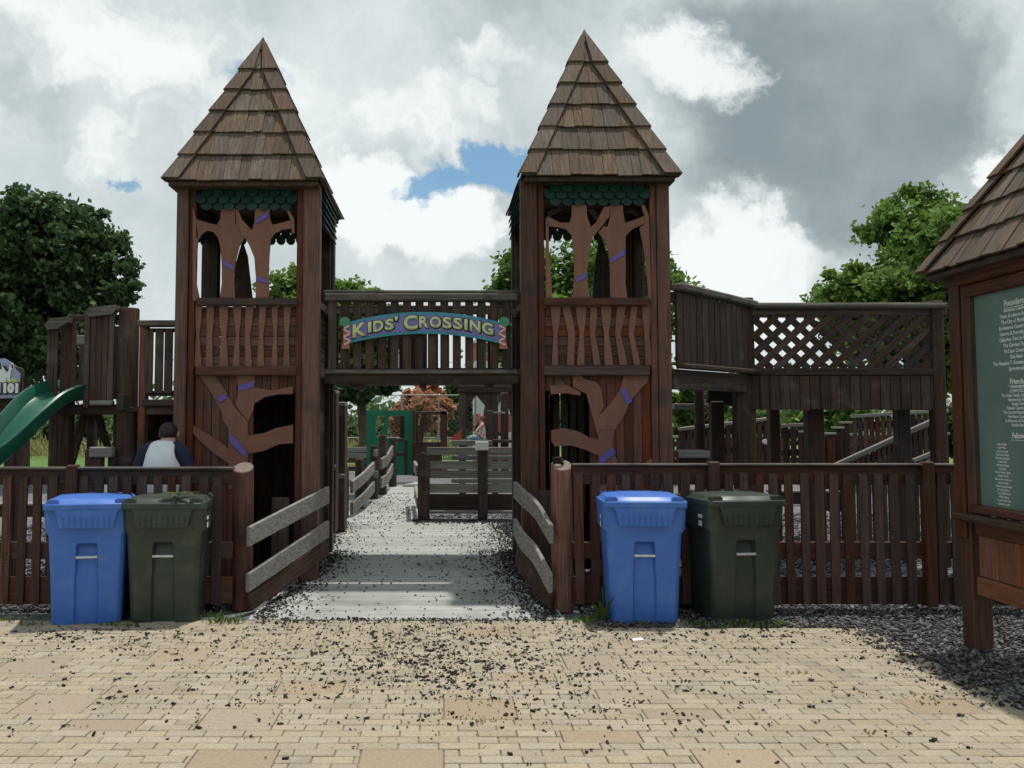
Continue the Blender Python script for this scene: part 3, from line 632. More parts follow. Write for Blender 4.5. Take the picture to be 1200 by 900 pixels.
# ------------------------------------------------------------------ left walkway and slide platform
LW = empty('walkway', (W(182, 400, 9.5).x, 9.5, 0), 'short dark slatted walkway between the slide platform and the left tower', 'walkway')
wd_ = 9.45
pbox('post', LW, 160, 168.5, 377, 720, wd_, .12, 'red', .01)
pbox('cap_rail', LW, 160, 206, 375, 382, wd_-.06, .16, 'weath', .01); pbox('rail', LW, 165, 206, 384.5, 389, wd_+.034, .05, 'dark'); pbox('bottom_rail', LW, 166, 206, 458, 464, wd_+.03, .05, 'dark')
for x in (174.5, 186.5, 197.5): pbox('slat', LW, x-5.2, x+4.2, 386, 461, wd_, .03, 'dark', .004)
pbox('sill_board', LW, 166, 206, 468, 476, wd_-.03, .08, 'brown'); pbox('beam', LW, 166, 206, 476.3, 486, wd_+.02, .05, 'dark')
for k in range(7): pbox('back_board', LW, 164+k*6.2, 169.8+k*6.2, 470, 700, wd_+1.1, .03, 'dark', .004)
box('deck', LW, (W(182, 478, 10).x, wd_+.6, W(182, 480, wd_).z), (.42, 1.1, .05), 'dark')
SP = empty('slide_platform', (W(105, 400, 9.5).x, 9.6, 0), 'raised dark wooden platform with slatted side panels at the top of the green slide', 'play platform')
sd = 9.5
log('log_post', SP, W(146, 450, sd).x, sd+.1, 0, W(146, 360, sd).z, .105, 'dark')
pbox('post', SP, 67, 80, 372, 720, sd+.1, .15, 'dark', .012); pbox('post', SP, 98, 104, 364, 478, sd-.02, .1, 'brown', .008)
for i in range(4): pbox('slat', SP, 105+i*7.2, 111.4+i*7.2, 368-i*.6, 472, sd, .03, 'brown', .004, .004)
pprism('cap_rail', SP, [(99, 366), (106, 360), (136, 357), (136, 362), (131, 368), (104, 371)], sd-.06, .12, 'weath')
pbox('bottom_rail', SP, 104, 131, 469, 475, sd-.05, .09, 'grey', .01)
for i in range(3): pbox('slat', SP, 54.5+i*4.3, 58.4+i*4.3, 378, 470, sd+.05, .03, 'dark', .004)
pprism('cap_rail', SP, [(53, 380), (58, 373), (80, 371), (80, 377), (67, 385), (54, 386)], sd-.02, .12, 'weath')
pbox('cross_rail', SP, 80, 99, 369, 376, sd+.1, .05, 'dark'); pbox('cross_rail', SP, 80, 99, 393, 404, sd+1.0, .05, 'grey')
pbox('back_slat', SP, 81, 88, 404, 455, sd+1.0, .03, 'dark'); pbox('back_slat', SP, 92, 100, 404, 455, sd+1.0, .03, 'dark'); pbox('back_slat', SP, 132, 160, 382, 468, sd+1.0, .03, 'dark')
pbox('beam', SP, 66, 145, 474, 486, sd+.03, .06, 'dark'); box('deck', SP, (W(105, 480, 10).x, sd+.6, W(105, 478, sd).z), (.9, 1.1, .05), 'dark')
pbox('post', SP, 54, 74, 484, 720, sd+.15, .14, 'dark', .012); pbox('post', SP, 99, 107, 484, 720, sd+1.0, .12, 'dark'); pbox('post', SP, 130, 140, 480, 720, sd+.25, .12, 'dark')
bar('brace', SP, W(99, 486, sd+.7), W(81, 552, sd+.7), .05, .08, 'dark'); bar('brace', SP, W(114, 484, sd+.7), W(128, 530, sd+.7), .05, .07, 'dark')
pbox('shelf_board', SP, 104, 131, 524, 536, sd-.3, .10, 'grey', .01); pbox('shelf_support', SP, 97, 117, 526, 720, sd-.25, .10, 'dark', .01); pbox('shelf_support', SP, 124, 133, 526, 720, sd-.2, .10, 'dark', .01)
pbox('bracket', SP, 137, 146, 462, 481, sd-.08, .06, 'dark')
# slide: swept trough
SLD = empty('slide', W(20, 700, 8.9), 'glossy dark green plastic slide curving down to the left', 'slide')
cl = [W(95, 463, 9.80), W(76, 463.5, 9.54), W(55, 472, 9.28), W(34, 492, 9.06), W(12, 517, 8.88), W(-8, 539, 8.76), W(-32, 559, 8.68), W(-70, 576, 8.62)]
def crom(P, n):
    out = []
    for i in range(len(P)-1):
        p0, p1, p2, p3 = P[max(i-1, 0)], P[i], P[i+1], P[min(i+2, len(P)-1)]
        for k in range(n):
            t = k/n; out.append(.5*((2*p1)+(p2-p0)*t+(2*p0-5*p1+4*p2-p3)*t*t+(3*p1-p0-3*p2+p3)*t**3))
    return out+[P[-1]]
cp = crom(cl, 6)
prof = [(-.19, -.02), (-.235, .10), (-.232, .125), (-.21, .135), (-.19, .118), (-.155, .03), (-.09, .0), (.0, .012), (.09, .0), (.155, .03), (.19, .118), (.21, .135), (.232, .125), (.235, .10), (.19, -.02), (.12, -.05), (-.12, -.05)]
V = []; Fc = []; n = len(prof); b0 = SLD.location.copy()
for k, p in enumerate(cp):
    t = (cp[min(k+1, len(cp)-1)]-cp[max(k-1, 0)]).normalized(); s = Vector((0, 0, 1)).cross(t); s.z = 0
    s = s.normalized(); s = (s+Vector((0, 0, .10 if s.y > 0 else -.10))).normalized(); s = (s-t*s.dot(t)).normalized(); u = t.cross(s)
    if u.z < 0: u = -u
    for a, h in prof: V.append(p+s*a*1.0+u*h-b0)
for k in range(len(cp)-1):
    for i in range(n): j = (i+1) % n; Fc.append([k*n+i, k*n+j, (k+1)*n+j, (k+1)*n+i])
Fc += [list(range(n)), list(range((len(cp)-1)*n, len(cp)*n))[::-1]]
me = mesh('slide_trough', V, Fc, 'slide', True); fixnormals(me); me.set_sharp_from_angle(angle=rad(40)); link('trough', me, b0, SLD)
box('slide_leg', SLD, W(-30, 620, 8.7)+Vector((0, 0, -.45)), (.07, .07, .75), 'metal', .01)
# painted cow sign at the left edge
CS = empty('cow_sign', W(5, 470, 9.9), 'pale painted sign with a black and white cow at the left edge', 'sign')
cd_ = 9.9
pprism('board', CS, [(-25, 424), (5, 421), (12, 425), (19, 430), (26, 432), (26, 441), (24.5, 467), (-25, 467)], cd_, .05, 'dark')
pprism('face', CS, [(-25, 422), (5, 420), (12, 424), (18, 433), (24, 438), (22, 466), (-25, 468)], cd_-.014, .013, 'lavender')
pprism('lime_panel', CS, [(-25, 441), (20, 444), (19, 461), (-25, 461)], cd_-.019, .004, 'limepaint')
pprism('cow', CS, [(-20, 452), (-18, 428), (-4, 424), (6, 428), (10, 434), (11, 430), (15, 425), (17, 431), (13, 434), (12, 440), (11, 448), (8, 442), (4, 454), (0, 450), (-6, 456)], cd_-.024, .004, 'sticker')
pprism('cow_patch', CS, [(2, 427), (7, 429), (10, 434), (8, 436), (5, 432)], cd_-.028, .003, 'navy'); pprism('cow_patch', CS, [(13, 428), (15, 427), (16, 431), (14, 432)], cd_-.028, .003, 'navy'); pprism('cow_patch', CS, [(-3, 425), (1, 426), (2, 432), (-3, 434)], cd_-.028, .003, 'navy')
def flattext(parent, ch, p, h, m, ax=(1, 0, 0), up=(0, 0, 1), name='lettering', align='CENTER', off=0.0, res=2, xs_=1.0):
    me = glyph(ch, h, off, res, align); me.materials.clear(); me.materials.append(M[m])
    ax = Vector(ax).normalized()*xs_; up = Vector(up).normalized()
    return link(name, me, p, parent, None, Matrix((ax, up, Vector(ax).cross(up).normalized())).transposed())
flattext(CS, '1101', W(9, 459.5, cd_-.034), .125, 'sticker', off=.01); flattext(CS, '1101', W(9.4, 459.8, cd_-.032), .125, 'navy', off=.022)
pbox('post', CS, 3, 17, 430, 720, cd_+.06, .12, 'brown', .01); pbox('rail', CS, -20, 66, 457, 463, cd_+.07, .08, 'grey', .008); pbox('rail', CS, -20, 66, 463.2, 486, cd_+.08, .05, 'dark', .008)
# ------------------------------------------------------------------ right walkway: angled slatted part and lattice part
AW = empty('angled_walkway', (W(835, 440, 9).x, 10, 0), 'dark angled walkway with close vertical boards beside the right tower', 'walkway')
A0, A1 = 9.3, 10.75
def al(u): return W(790+90*u, 0, 1).x*0  # unused
pA = W(791, 330, A0); pB = W(880, 352, A1); zt0, zt1 = pA.z, pB.z
nA, nB = Vector((pA.x, A0, 0)), Vector((pB.x, A1, 0)); zlo0, zlo1 = W(791, 429, A0).z, W(880, 436, A1).z
n = 13; t = (nB-nA).normalized(); rz = Matrix.Rotation(math.atan2(t.y, t.x), 3, 'Z'); L = (nB-nA).length
for i in range(n):
    u = (i+.5)/n; p = nA.lerp(nB, u); za = zlo0+(zlo1-zlo0)*u; zc = zt0+(zt1-zt0)*u-.10
    box('slat', AW, (p.x, p.y, (za+zc)/2), (L/n-.012-(.012 if i in (3, 6) else 0), .03, zc-za), 'dark', .004, rz)
off = Vector((t.y, -t.x, 0))
up_ = Vector((0, 0, 1))
bar('cap_rail', AW, nA-off*-.02+up_*(zt0-.05), nB+off*.02+up_*(zt1-.05), .15, .07, 'weath', .015); bar('rail', AW, nA-off*.04+up_*(zt0-.16), nB-off*.04+up_*(zt1-.16), .04, .1, 'dark')
bar('sill_rail', AW, nA+off*.05+up_*(zlo0+.0), nB+off*.05+up_*(zlo1), .12, .05, 'dark', .012); bar('beam', AW, nA-off*.06+up_*(zlo0-.13), nB-off*.06+up_*(zlo1-.13), .06, .2, 'dark')
for k in range(8):
    o_ = -off*(.15+k*.14); bar('floor_board', AW, nA+o_+up_*(zlo0-.04), nB+o_+up_*(zlo1-.04), .132, .04, 'dark', .004)
log('log_post', AW, pB.x-.02, A1+.12, 0, zt1+.04, .09, 'dark', 'dark'); 
pbox('post', AW, 865, 882, 440, 720, A1-.05, .17, 'dark', .012)
LT = empty('lattice_walkway', (W(990, 440, A1).x, A1+.4, 0), 'long raised walkway with crossed diagonal lattice railing and boarded skirt', 'walkway')
ld = A1
pbox('cap_rail', LT, 880, 1112, 354.5, 361, ld-.08, .18, 'weath', .012); pbox('top_rail', LT, 880, 1110, 361.2, 369.5, ld+.0, .06, 'dark')
pbox('top_edge', LT, 884, 1108, 355.2, 358.2, ld-.095, .012, 'grey', .003)  # pale strip paints the sunlit edge of the cap rail
zlt, zlb = W(990, 370, ld).z, W(990, 432, ld).z; xl_, xr_ = W(882, 400, ld).x, W(1104, 400, ld).x
H = zlt-zlb; stp = .212
def clipbar(nm, x, dirn, y, wdt, m):
    # diagonal slat from (x, zlb) to (x+dirn*H*k, zlt) clipped to the frame
    p0 = Vector((x, y, zlb)); p1 = Vector((x+dirn*H*1.08, y, zlt)); 
    def cl_(p, q):
        for lim, s in ((xl_, 1), (xr_, -1)):
            if (p.x-lim)*s < 0 and (q.x-lim)*s < 0: return None
            if (p.x-lim)*s < 0: p = p.lerp(q, (lim-p.x)/(q.x-p.x))
            elif (q.x-lim)*s < 0: q = q.lerp(p, (lim-q.x)/(p.x-q.x))
        return p, q
    r = cl_(p0, p1)
    if r and (r[0]-r[1]).length > .08: bar(nm, LT, r[0], r[1], .024, wdt, m, .009)
k = -5
while xl_+k*stp < xr_:
    clipbar('lattice_slat', xl_+k*stp+.05, 1, ld+.02, .080, 'dark'); k += 1
k = 0
while xl_+k*stp-H*1.1 < xr_:
    clipbar('lattice_slat', xl_+k*stp+.02, -1, ld+.048, .080, 'dark'); k += 1
pbox('rail', LT, 880, 1106, 431, 440, ld-.03, .09, 'dark', .01)
for i in range(19):
    x = 884.5+i*11.8; pbox('skirt_board', LT, x-5.6, x+5.6, 440.2, 480+(i % 3)*.4, ld-.01, .03, 'dark', .005, .004)
pbox('post', LT, 1098, 1112, 352, 720, ld-.04, .16, 'dark', .012)
for k in range(8): box('floor_board', LT, (W(990, 440, ld).x, ld+.12+k*.14, W(990, 438, ld).z), (2.2, .132, .04), 'dark', .004)
pbox('rear_rail', LT, 884, 1106, 361, 372, ld+1.25, .05, 'dark')
pbox('post', LT, 950, 969, 478, 720, ld+.3, .17, 'brown', .012); pbox('post', LT, 1056, 1071, 478, 720, ld+.3, .15, 'dark', .012); pbox('post', LT, 905, 917, 478, 720, ld+1.2, .15, 'brown', .012)
log('log_post', LT, W(820, 500, 11.6).x, 11.6, 0, W(820, 456, 11.6).z, .065, 'dark', 'dark'); pbox('post', LT, 836, 851, 470, 720, 11.0, .14, 'dark', .012)
pbox('beam', LT, 830, 868, 455, 474, 11.1, .1, 'dark', rz=rad(8)); pbox('beam', LT, 790, 840, 473, 480, 11.8, .1, 'grey')
# ------------------------------------------------------------------ front fences
def fence(label, x0, x1, base, posts, logx, seed):
    d0 = base; Fe = empty('picket_fence', (W((x0+x1)/2, 700, d0).x, d0, 0), label, 'fence', 'picket fences along the front of the playground')
    pbox('rail', Fe, x0, x1, 550.5 if x0 < 400 else 546, 568, d0+.028, .04, 'brown', .006)
    pbox('cap_rail', Fe, x0, x1, 547.6 if x0 < 400 else 543.6, 550.3 if x0 < 400 else 545.8, d0-.02, .12, 'weath', .004)  # paler wood than the fence, puts the sunlit top line into the colour
    pbox('rail', Fe, x0, x1, 635, 655, d0+.028, .04, 'brown', .006); pbox('bottom_board', Fe, x0, x1, 676, 708, d0+.028, .04, 'brown', .006)
    x = x0+8; k = 0
    while x < x1-6:
        w = 4.9+R.uniform(-.3, .4); yb = R.uniform(706, 711); yt = 557+R.uniform(-.6, .8)-(3 if x0 > 400 else 0)
        if all(abs(x-p) > 9 for p in posts):
            a = W(x, yt, d0); zt, zb_ = a.z, W(x, yb, d0).z; hw = w*d0/F
            h = zt-zb_; key = ('picket', round(hw, 3), round(h, 2))
            if key not in BC:
                V = []; Fcs = []
                hx = hw; ys = (-.011, .011)
                for (yy, zz) in ((ys[0], 0), (ys[1], 0), (ys[1], h), (ys[0], h-.025)): V += [(-hx, yy, zz), (hx, yy, zz)]
                Fcs = [[0, 1, 3, 2], [2, 3, 5, 4], [4, 5, 7, 6], [6, 7, 1, 0], [0, 2, 4, 6], [1, 7, 5, 3]]
                me = mesh('picket', V, Fcs, 'brown'); fixnormals(me); BC[key] = grain(me, 2)
            link('picket', BC[key], (a.x, d0+.012-.001+R.uniform(-.002, .002), zb_), Fe, None, Matrix.Rotation(R.uniform(-.012, .012), 3, 'Y') @ Matrix.Rotation(R.uniform(-.06, .06), 3, 'Z'))
        x += 17.6+R.uniform(-.7, .7); k += 1
    for p in posts: pbox('post', Fe, p-6.7, p+6.7, 545 if x0 < 400 else 541, 712, d0-.035, .10, 'brown', .012)
    lx, lt_, lb = logx; g = G(lx, lb); o = log('log_post', Fe, g.x, g.y+.06, 0, W(lx, lt_, g.y).z, .096, 'red', tilt=.42)
    return Fe
FL = fence('dark brown picket fence behind the left blue and green bins', -70, 272, 8.16, (81,), (281.5, 548, 715), 1)
FR = fence('dark brown picket fence running from behind the right bins to the notice board', 671, 1260, 8.22, (839, 1092), (660.5, 545, 717), 2)
# dark iron hook lying on the right log top
g = G(660.5, 717); tube('chain_coil', None, [Vector((g.x-.03+.045*math.cos(a*.9), g.y+.06+.035*math.sin(a*.9), W(660.5, 545, g.y).z+.012+.004*a)) for a in range(14)], .011, 'rubber')
tag(bpy.data.objects['chain_coil'], 'small black coil lying on the round log post right of the path', 'coil')
# ------------------------------------------------------------------ handrails beside the ramp
def handrail(name, label, boards, group, posts=()):
    p0 = Vector(boards[0][0][0]); H_ = empty(name, (p0.x, p0.y, 0), label, 'handrail', group)
    for pts, hgt in boards:
        pts = crom([Vector(p) for p in pts], 6) if len(pts) > 2 else [Vector(p) for p in pts]
        V = []; Fc = []
        for k, p in enumerate(pts):
            t = (pts[min(k+1, len(pts)-1)]-pts[max(k-1, 0)]).normalized(); s = t.cross(Vector((0, 0, 1))).normalized(); c = .006
            for a, b in ((-.02, -hgt/2+c), (-.02, hgt/2-c), (-.02+c, hgt/2), (.02-c, hgt/2), (.02, hgt/2-c), (.02, -hgt/2+c), (.02-c, -hgt/2), (-.02+c, -hgt/2)): V.append(p-pts[0]+s*a+Vector((0, 0, b)))
        for k in range(len(pts)-1):
            for i in range(8): j = (i+1) % 8; Fc.append([k*8+i, k*8+j, (k+1)*8+j, (k+1)*8+i])
        Fc += [list(range(8)), list(range((len(pts)-1)*8, len(pts)*8))[::-1]]
        me = mesh('rail', V, Fc, 'grey'); fixnormals(me); grain(me, 1); link('rail', me, pts[0], H_)
    return H_
HG = 'grey handrails along the boardwalk'
hl_ = handrail('handrail', 'straight grey two-board handrail left of the ramp below the left tower', [([W(291, 629, 8.12), W(384, 580, 9.16)], .165), ([W(290, 683, 8.12), W(384, 620, 9.16)], .16)], HG)
bar('kick_board', hl_, W(292, 706, 8.16), W(384, 640, 9.14), .035, .16, 'dark')
hr_ = handrail('handrail', 'bowed grey two-board handrail right of the ramp below the right tower', [([W(646, 626, 8.1), W(629, 598, 8.45), W(614, 584, 8.8), W(604, 574, 9.12)], .16), ([W(645, 683, 8.1), W(627, 650, 8.45), W(612, 633, 8.8), W(604, 618, 9.12)], .17)], HG)
bar('kick_board', hr_, W(646, 708, 8.2), W(606, 650, 9.1), .035, .2, 'dark')
def rp(px, py, h=0): p = RP(px, py); return Vector((p.x, p.y, p.z+h))
h2 = handrail('handrail', 'grey curved handrail left of the boardwalk just beyond the left tower', [([W(412, 571, 12.5), W(426, 560, 13.0), W(438, 547, 13.8)], .16), ([W(412, 596, 12.5), W(426, 584, 13.0), W(438, 570, 13.8)], .16)], HG)
h3 = handrail('handrail', 'farthest grey curved handrail of the boardwalk, in front of the green panel', [([W(446, 544, 14.0), W(453, 539, 14.4), W(459.5, 528, 15.0)], .16), ([W(446, 566, 14.0), W(453, 561, 14.4), W(459.5, 549, 15.0)], .16)], HG)
for hh_, pts in ((h2, ((403, 547, 606, 12.4), (421, 538, 598, 13.1))), (h3, ((438, 522, 582, 13.9), (448, 510, 572, 14.3), (460, 513, 558, 15.1)))):
    for px, y0, y1, dd in pts: log('post', hh_, W(px, y0, dd).x, dd+.05, 0, W(px, y0, dd).z, .065, 'dark', 'dark', 12)
for px, dd, y0 in ((440, 13.85, 527), (440, 13.85, 552)): pbox('mount_block', h3, px-2.5, px+3, y0, y0+8, dd-.08, .05, 'grey')
# tall side posts of the passage behind the left tower
PS = empty('passage_screen', (W(396, 600, 11).x, 11.2, 0), 'narrow dark stepped boards at the left side of the passage', 'screen')
for x0, x1, y0, dd in ((387, 393.5, 462, 10.9), (394.5, 404, 476, 11.5)):
    pbox('board', PS, x0, x1, y0, 625, dd, .3, 'dark', .01); pbox('cap', PS, x0-.5, x1+.5, y0-5, y0-.2, dd-.02, .34, 'grey', .01); pbox('cap', PS, x0-.5, x1, 545+(x0-387)*1.4, 550+(x0-387)*1.4, dd-.04, .03, 'grey', .008)
# ------------------------------------------------------------------ box railing, play panel, arch structure
BX = empty('box_railing', (W(548, 600, 12.3).x, 12.4, rampz(12.4)), 'grey and dark board railing facing the ramp with a small plate on its post', 'railing')
b_ = 12.37
pprism('post', BX, [(489.5, 608), (489.5, 533), (494, 530), (503.5, 534), (503.5, 608)], b_-.06, .13, 'dark'); pbox('post', BX, 560, 571.5, 526, 608, b_-.05, .12, 'dark', .01)
pbox('sign_plate', BX, 557, 572.5, 517.5, 527.5, b_-.09, .03, 'sticker', .005)
for y0, y1, m in ((524, 533, 'grey'), (540.5, 550, 'grey'), (551.5, 560.5, 'grey'), (567, 577.5, 'grey'), (579, 598, 'dark')): pbox('board', BX, 500 if m == 'grey' and y0 > 530 else 500, 609, y0, y1, b_, .04, m, .006)
pbox('kick_edge', BX, 504, 608, 599.5, 602, b_-.02, .06, 'grey')
for y0, y1 in ((516, 522), (534, 539), (560.8, 566)): pbox('rear_board', BX, 529, 577 if y0 < 530 else 609, y0, y1, b_+.9, .04, 'grey', .006)
bar('side_rail', BX, W(489, 552, 12.4), W(486, 546, 13.4), .04, .14, 'grey'); bar('side_rail', BX, W(490, 590, 12.4), W(487, 575, 13.4), .04, .14, 'grey')
AR = empty('arch_screen', (W(575, 500, 18).x, 18, 0), 'dark wooden screen with pointed openings behind the box railing', 'play screen')
a_ = 18.2
pbox('post', AR, 538, 546, 455, 640, a_, .12, 'dark'); pbox('post', AR, 577, 584, 455, 640, a_, .12, 'dark'); pbox('post', AR, 600, 610, 455, 640, a_, .12, 'dark'); pbox('lintel', AR, 536, 612, 452, 460, a_-.03, .15, 'dark')
for q in ([(546, 460), (577, 460), (577, 476), (569, 476), (558, 463), (548, 478), (546, 478)], [(546, 478), (548, 478), (548, 492), (556, 500), (546, 504)], [(556, 500), (566, 490), (568, 476), (577, 476), (577, 506), (556, 506)], [(584, 460), (600, 460), (600, 490), (594, 472), (590, 462), (584, 475)]): pprism('panel', AR, q, a_+.03, .04, 'dark')
pbox('pillar', AR, 569.5, 578, 481, 530, a_-.9, .12, 'dark', .01); pbox('pillar', AR, 587, 596, 460, 560, a_-.6, .12, 'dark', .01); pbox('shelf', AR, 577, 592, 482.5, 485, a_-.8, .1, 'grey'); pbox('shelf', AR, 578, 588, 506, 511, a_-.85, .1, 'dark')
pprism('red_board', AR, [(528, 514), (541, 503), (541, 515), (528, 516)], a_-.5, .04, 'redpaint'); pbox('red_board', AR, 511, 524, 541, 552, a_-.55, .03, 'redpaint')
pbox('seat_deck', AR, 535, 600, 515.5, 519, a_-.75, .7, 'dark')
GP = empty('play_facade', (W(458, 555, 15.6).x, 15.6, rampz(15.6)), 'green painted play panel with cut-out windows at the end of the boardwalk', 'play panel')
g_ = 15.6
for q in ([(429.5, 481), (485, 481), (485, 487.5), (429.5, 487.5)], [(429.5, 487.5), (440.5, 487.5), (440, 512), (441, 557), (429.5, 557)], [(451, 487.5), (456, 487.5), (453, 512), (447, 512)], [(474, 487.5), (485, 487.5), (485, 557), (474, 557)], [(440, 512), (474, 515), (474, 557), (441, 557)]): pprism('panel', GP, q, g_, .05, 'panelgreen')
pbox('frame_post', GP, 469, 474, 486, 517, g_+.3, .1, 'dark'); pbox('ladder_side', GP, 474, 477.5, 515, 556, g_-.2, .06, 'dark'); pbox('ladder_rung', GP, 459, 474, 514, 517.5, g_-.2, .06, 'dark'); pbox('ladder_rung', GP, 459, 474, 531, 534.5, g_-.2, .06, 'dark'); pbox('edge_post', GP, 483.5, 486.5, 480, 558, g_-.04, .12, 'brown')
CF = empty('cab_frame', (W(505, 550, 15.4).x, 15.4, rampz(15.4)), 'dark wooden play cab frame with slanted window posts right of the green panel', 'play frame')
pbox('top_bar', CF, 487, 524, 482, 486, 15.3, .1, 'dark'); bar('window_post', CF, W(497, 486, 15.35), W(492, 519, 15.35), .08, .09, 'dark'); pbox('corner_post', CF, 516, 524, 481, 530, 15.3, .14, 'brown', .01); pbox('side_panel', CF, 486, 518, 518, 556, 15.35, .05, 'dark'); pbox('rear_post', CF, 486.8, 489.5, 484, 520, 15.4, .08, 'dark')
LB = empty('low_barrier', (W(415, 540, 17).x, 17, 0), 'low grey and dark board barrier left of the green panel', 'barrier')
for y0, y1, m in ((524, 530, 'grey'), (531, 537, 'grey'), (539, 552, 'dark')): pbox('board', LB, 399, 432, y0, y1, 17, .05, m)
pbox('plaque', LB, 406, 416, 542.5, 547, 16.95, .03, 'limepaint'); pbox('plaque', LB, 400, 403, 542.5, 547, 16.95, .03, 'sticker')
for x in (402, 428): pbox('post', LB, x-3, x+3, 522, 590, 17.06, .1, 'dark')
# ------------------------------------------------------------------ fences and ramps inside the playground, right side
def backfence(label, x0, x1, ytop0, ytop1, yb, d0, d1, step, holes=True, name='inner_fence'):
    P = W(x0, ytop0, d0); Q = W(x1, ytop1, d1); B = empty(name, ((P.x+Q.x)/2, (d0+d1)/2, 0), label, 'fence', 'fences inside the playground')
    bar('cap_rail', B, P, Q, .12, .05, 'grey'); n = max(2, int(abs(x1-x0)/step)); ax = (Q-P); ang = math.atan2(ax.y, ax.x)
    for r_ in (.16, .52, .86):
        zz = lambda p, u: p.z*(1-r_)+W(x0, yb, p.y).z*r_
        bar('rail', B, Vector((P.x, P.y+.04, zz(P, 0))), Vector((Q.x, Q.y+.04, zz(Q, 1))), .035, .10, 'brown')
    for i in range(n):
        u = (i+.5)/n; p = P.lerp(Q, u); zb_ = W(x0, yb, p.y).z; w_ = (Q-P).length/n
        box('slat', B, (p.x, p.y, (p.z-.03+zb_)/2), (w_*.74, .025, p.z-.03-zb_), 'brown', .004, Matrix.Rotation(ang, 3, 'Z'))
    return B
bf1 = backfence('reddish slatted fence seen under the angled walkway', 796, 908, 503, 490, 556, 14.2, 14.6, 7.2)
pprism('oval_plate', bf1, [(898.5+5*math.cos(a/16*6.283), 517.5+3*math.sin(a/16*6.283)) for a in range(16)], 14.3, .02, 'sticker'); pbox('white_tag', bf1, 903, 907, 521, 530, 14.3, .02, 'sticker')
bf2 = backfence('slatted fence with broad grey cap below the lattice walkway', 916, 952, 499, 497, 560, 13.6, 13.5, 8.5)
bf3 = backfence('pegged board fence sloping up at the back right of the playground', 998, 1110, 488, 481, 560, 15.0, 14.0, 6.8)
RPF = empty('ramp_railing', (W(1040, 560, 12.6).x, 12.6, 0), 'dark boarded ramp with a light sloping handrail behind the right fence', 'ramp')
rp0, rp1 = W(978, 546, 12.6), W(1100, 490, 12.4)
bar('handrail', RPF, rp0, rp1, .10, .06, 'grey'); bar('rail', RPF, rp0-Vector((0, -.05, .12)), rp1-Vector((0, -.05, .12)), .04, .09, 'brown')
for i in range(20):
    u = (i+.5)/20; p = rp0.lerp(rp1, u); box('slat', RPF, (p.x, p.y+.01, (p.z-.04)/2), ((rp1-rp0).length/20*.72, .025, p.z-.04), 'brown' if i % 2 else 'dark', .004)
bar('lower_rail', RPF, W(1070, 540, 12.3), W(1108, 525, 12.2), .08, .05, 'grey'); pprism('green_board', RPF, [(1086, 541), (1104, 530), (1110, 536), (1108, 545), (1090, 545)], 12.15, .03, 'panelgreen')
for x, y, dd, lab in ((975, 510, 13.1, 'short capped post nearest the foot of the sloping ramp rail'), (984, 503, 13.25, 'capped post of middle height left of the pegged board fence'), (993, 497, 13.4, 'tallest capped post, touching the left end of the pegged board fence'), (958, 513, 13.15, 'lowest capped post, half hidden by the broad post under the lattice walkway'), (945, 508, 13.3, 'capped post at the right end of the grey capped slatted fence')):
    ST = empty('capped_post', (W(x, 560, dd).x, dd, 0), lab, 'post', 'short capped posts inside the playground')
    pbox('post', ST, x-4, x+4.5, y, 600, dd, .12, 'brown', .01); pbox('cap', ST, x-5, x+6, y-3, y-.2, dd-.05, .16, 'grey', .01)
BN = empty('bench', (W(816, 540, 10.2).x, 10.3, 0), 'small grey topped bench behind the right fence beside the tower', 'bench')
pbox('seat', BN, 794, 832, 528, 537, 10.1, .3, 'grey', .01); pbox('front_board', BN, 797, 829, 537.3, 548, 10.15, .04, 'dark'); pbox('leg', BN, 797, 802, 548.2, 655, 10.15, .08, 'dark'); pbox('leg', BN, 823, 829, 548.2, 655, 10.15, .08, 'dark')
# low timber edge boards and dark curb inside the fence
for lab, x0, x1, y, dd in (('low grey timber edge behind the left fence', -60, 150, 590, 11.5), ('low grey timber edge behind the right fence', 905, 985, 575, 12.0)):
    E = empty('timber_edge', (W((x0+x1)/2, y, dd).x, dd, 0), lab, 'edging', 'timber edges inside the playground')
    pbox('board', E, x0, x1, y, y+3, dd, .25, 'grey', .01); pbox('riser', E, x0+1, x1-1, y+3.2, y+16, dd+.04, .05, 'dark', .01)
# ------------------------------------------------------------------ bins
def rrect(w, d, r, nd, nw, z, fy):        # section with a notch (half width nw, depth nd) in the front (-y) side
    pts = [(-w, fy+r)]
    for a in (200, 225, 250): pts.append((-w+r+r*math.cos(rad(a)), fy+r+r*math.sin(rad(a))))
    pts += [(-nw-.012, fy), (-nw, fy+nd), (nw, fy+nd), (nw+.012, fy)]
    for a in (290, 315, 340): pts.append((w-r+r*math.cos(rad(a)), fy+r+r*math.sin(rad(a))))
    pts += [(w, fy+r), (w, d-r)]
    for a in (20, 45, 70): pts.append((w-r+r*math.cos(rad(a)), d-r+r*math.sin(rad(a))))
    pts += [(w-r, d), (-w+r, d)]
    for a in (110, 135, 160): pts.append((-w+r+r*math.cos(rad(a)), d-r+r*math.sin(rad(a))))
    pts.append((-w, d-r))
    return [(x, y, z) for x, y in pts]
def loft(name, secs, m, cap=True):
    n = len(secs[0]); V = [p for s in secs for p in s]; Fc = []
    for k in range(len(secs)-1):
        for i in range(n): j = (i+1) % n; Fc.append([k*n+i, k*n+j, (k+1)*n+j, (k+1)*n+i])
    if cap: Fc += [list(range(n))[::-1], list(range((len(secs)-1)*n, len(secs)*n))]
    me = mesh(name, V, Fc, m, True); fixnormals(me); me.set_sharp_from_angle(angle=rad(28)); return me
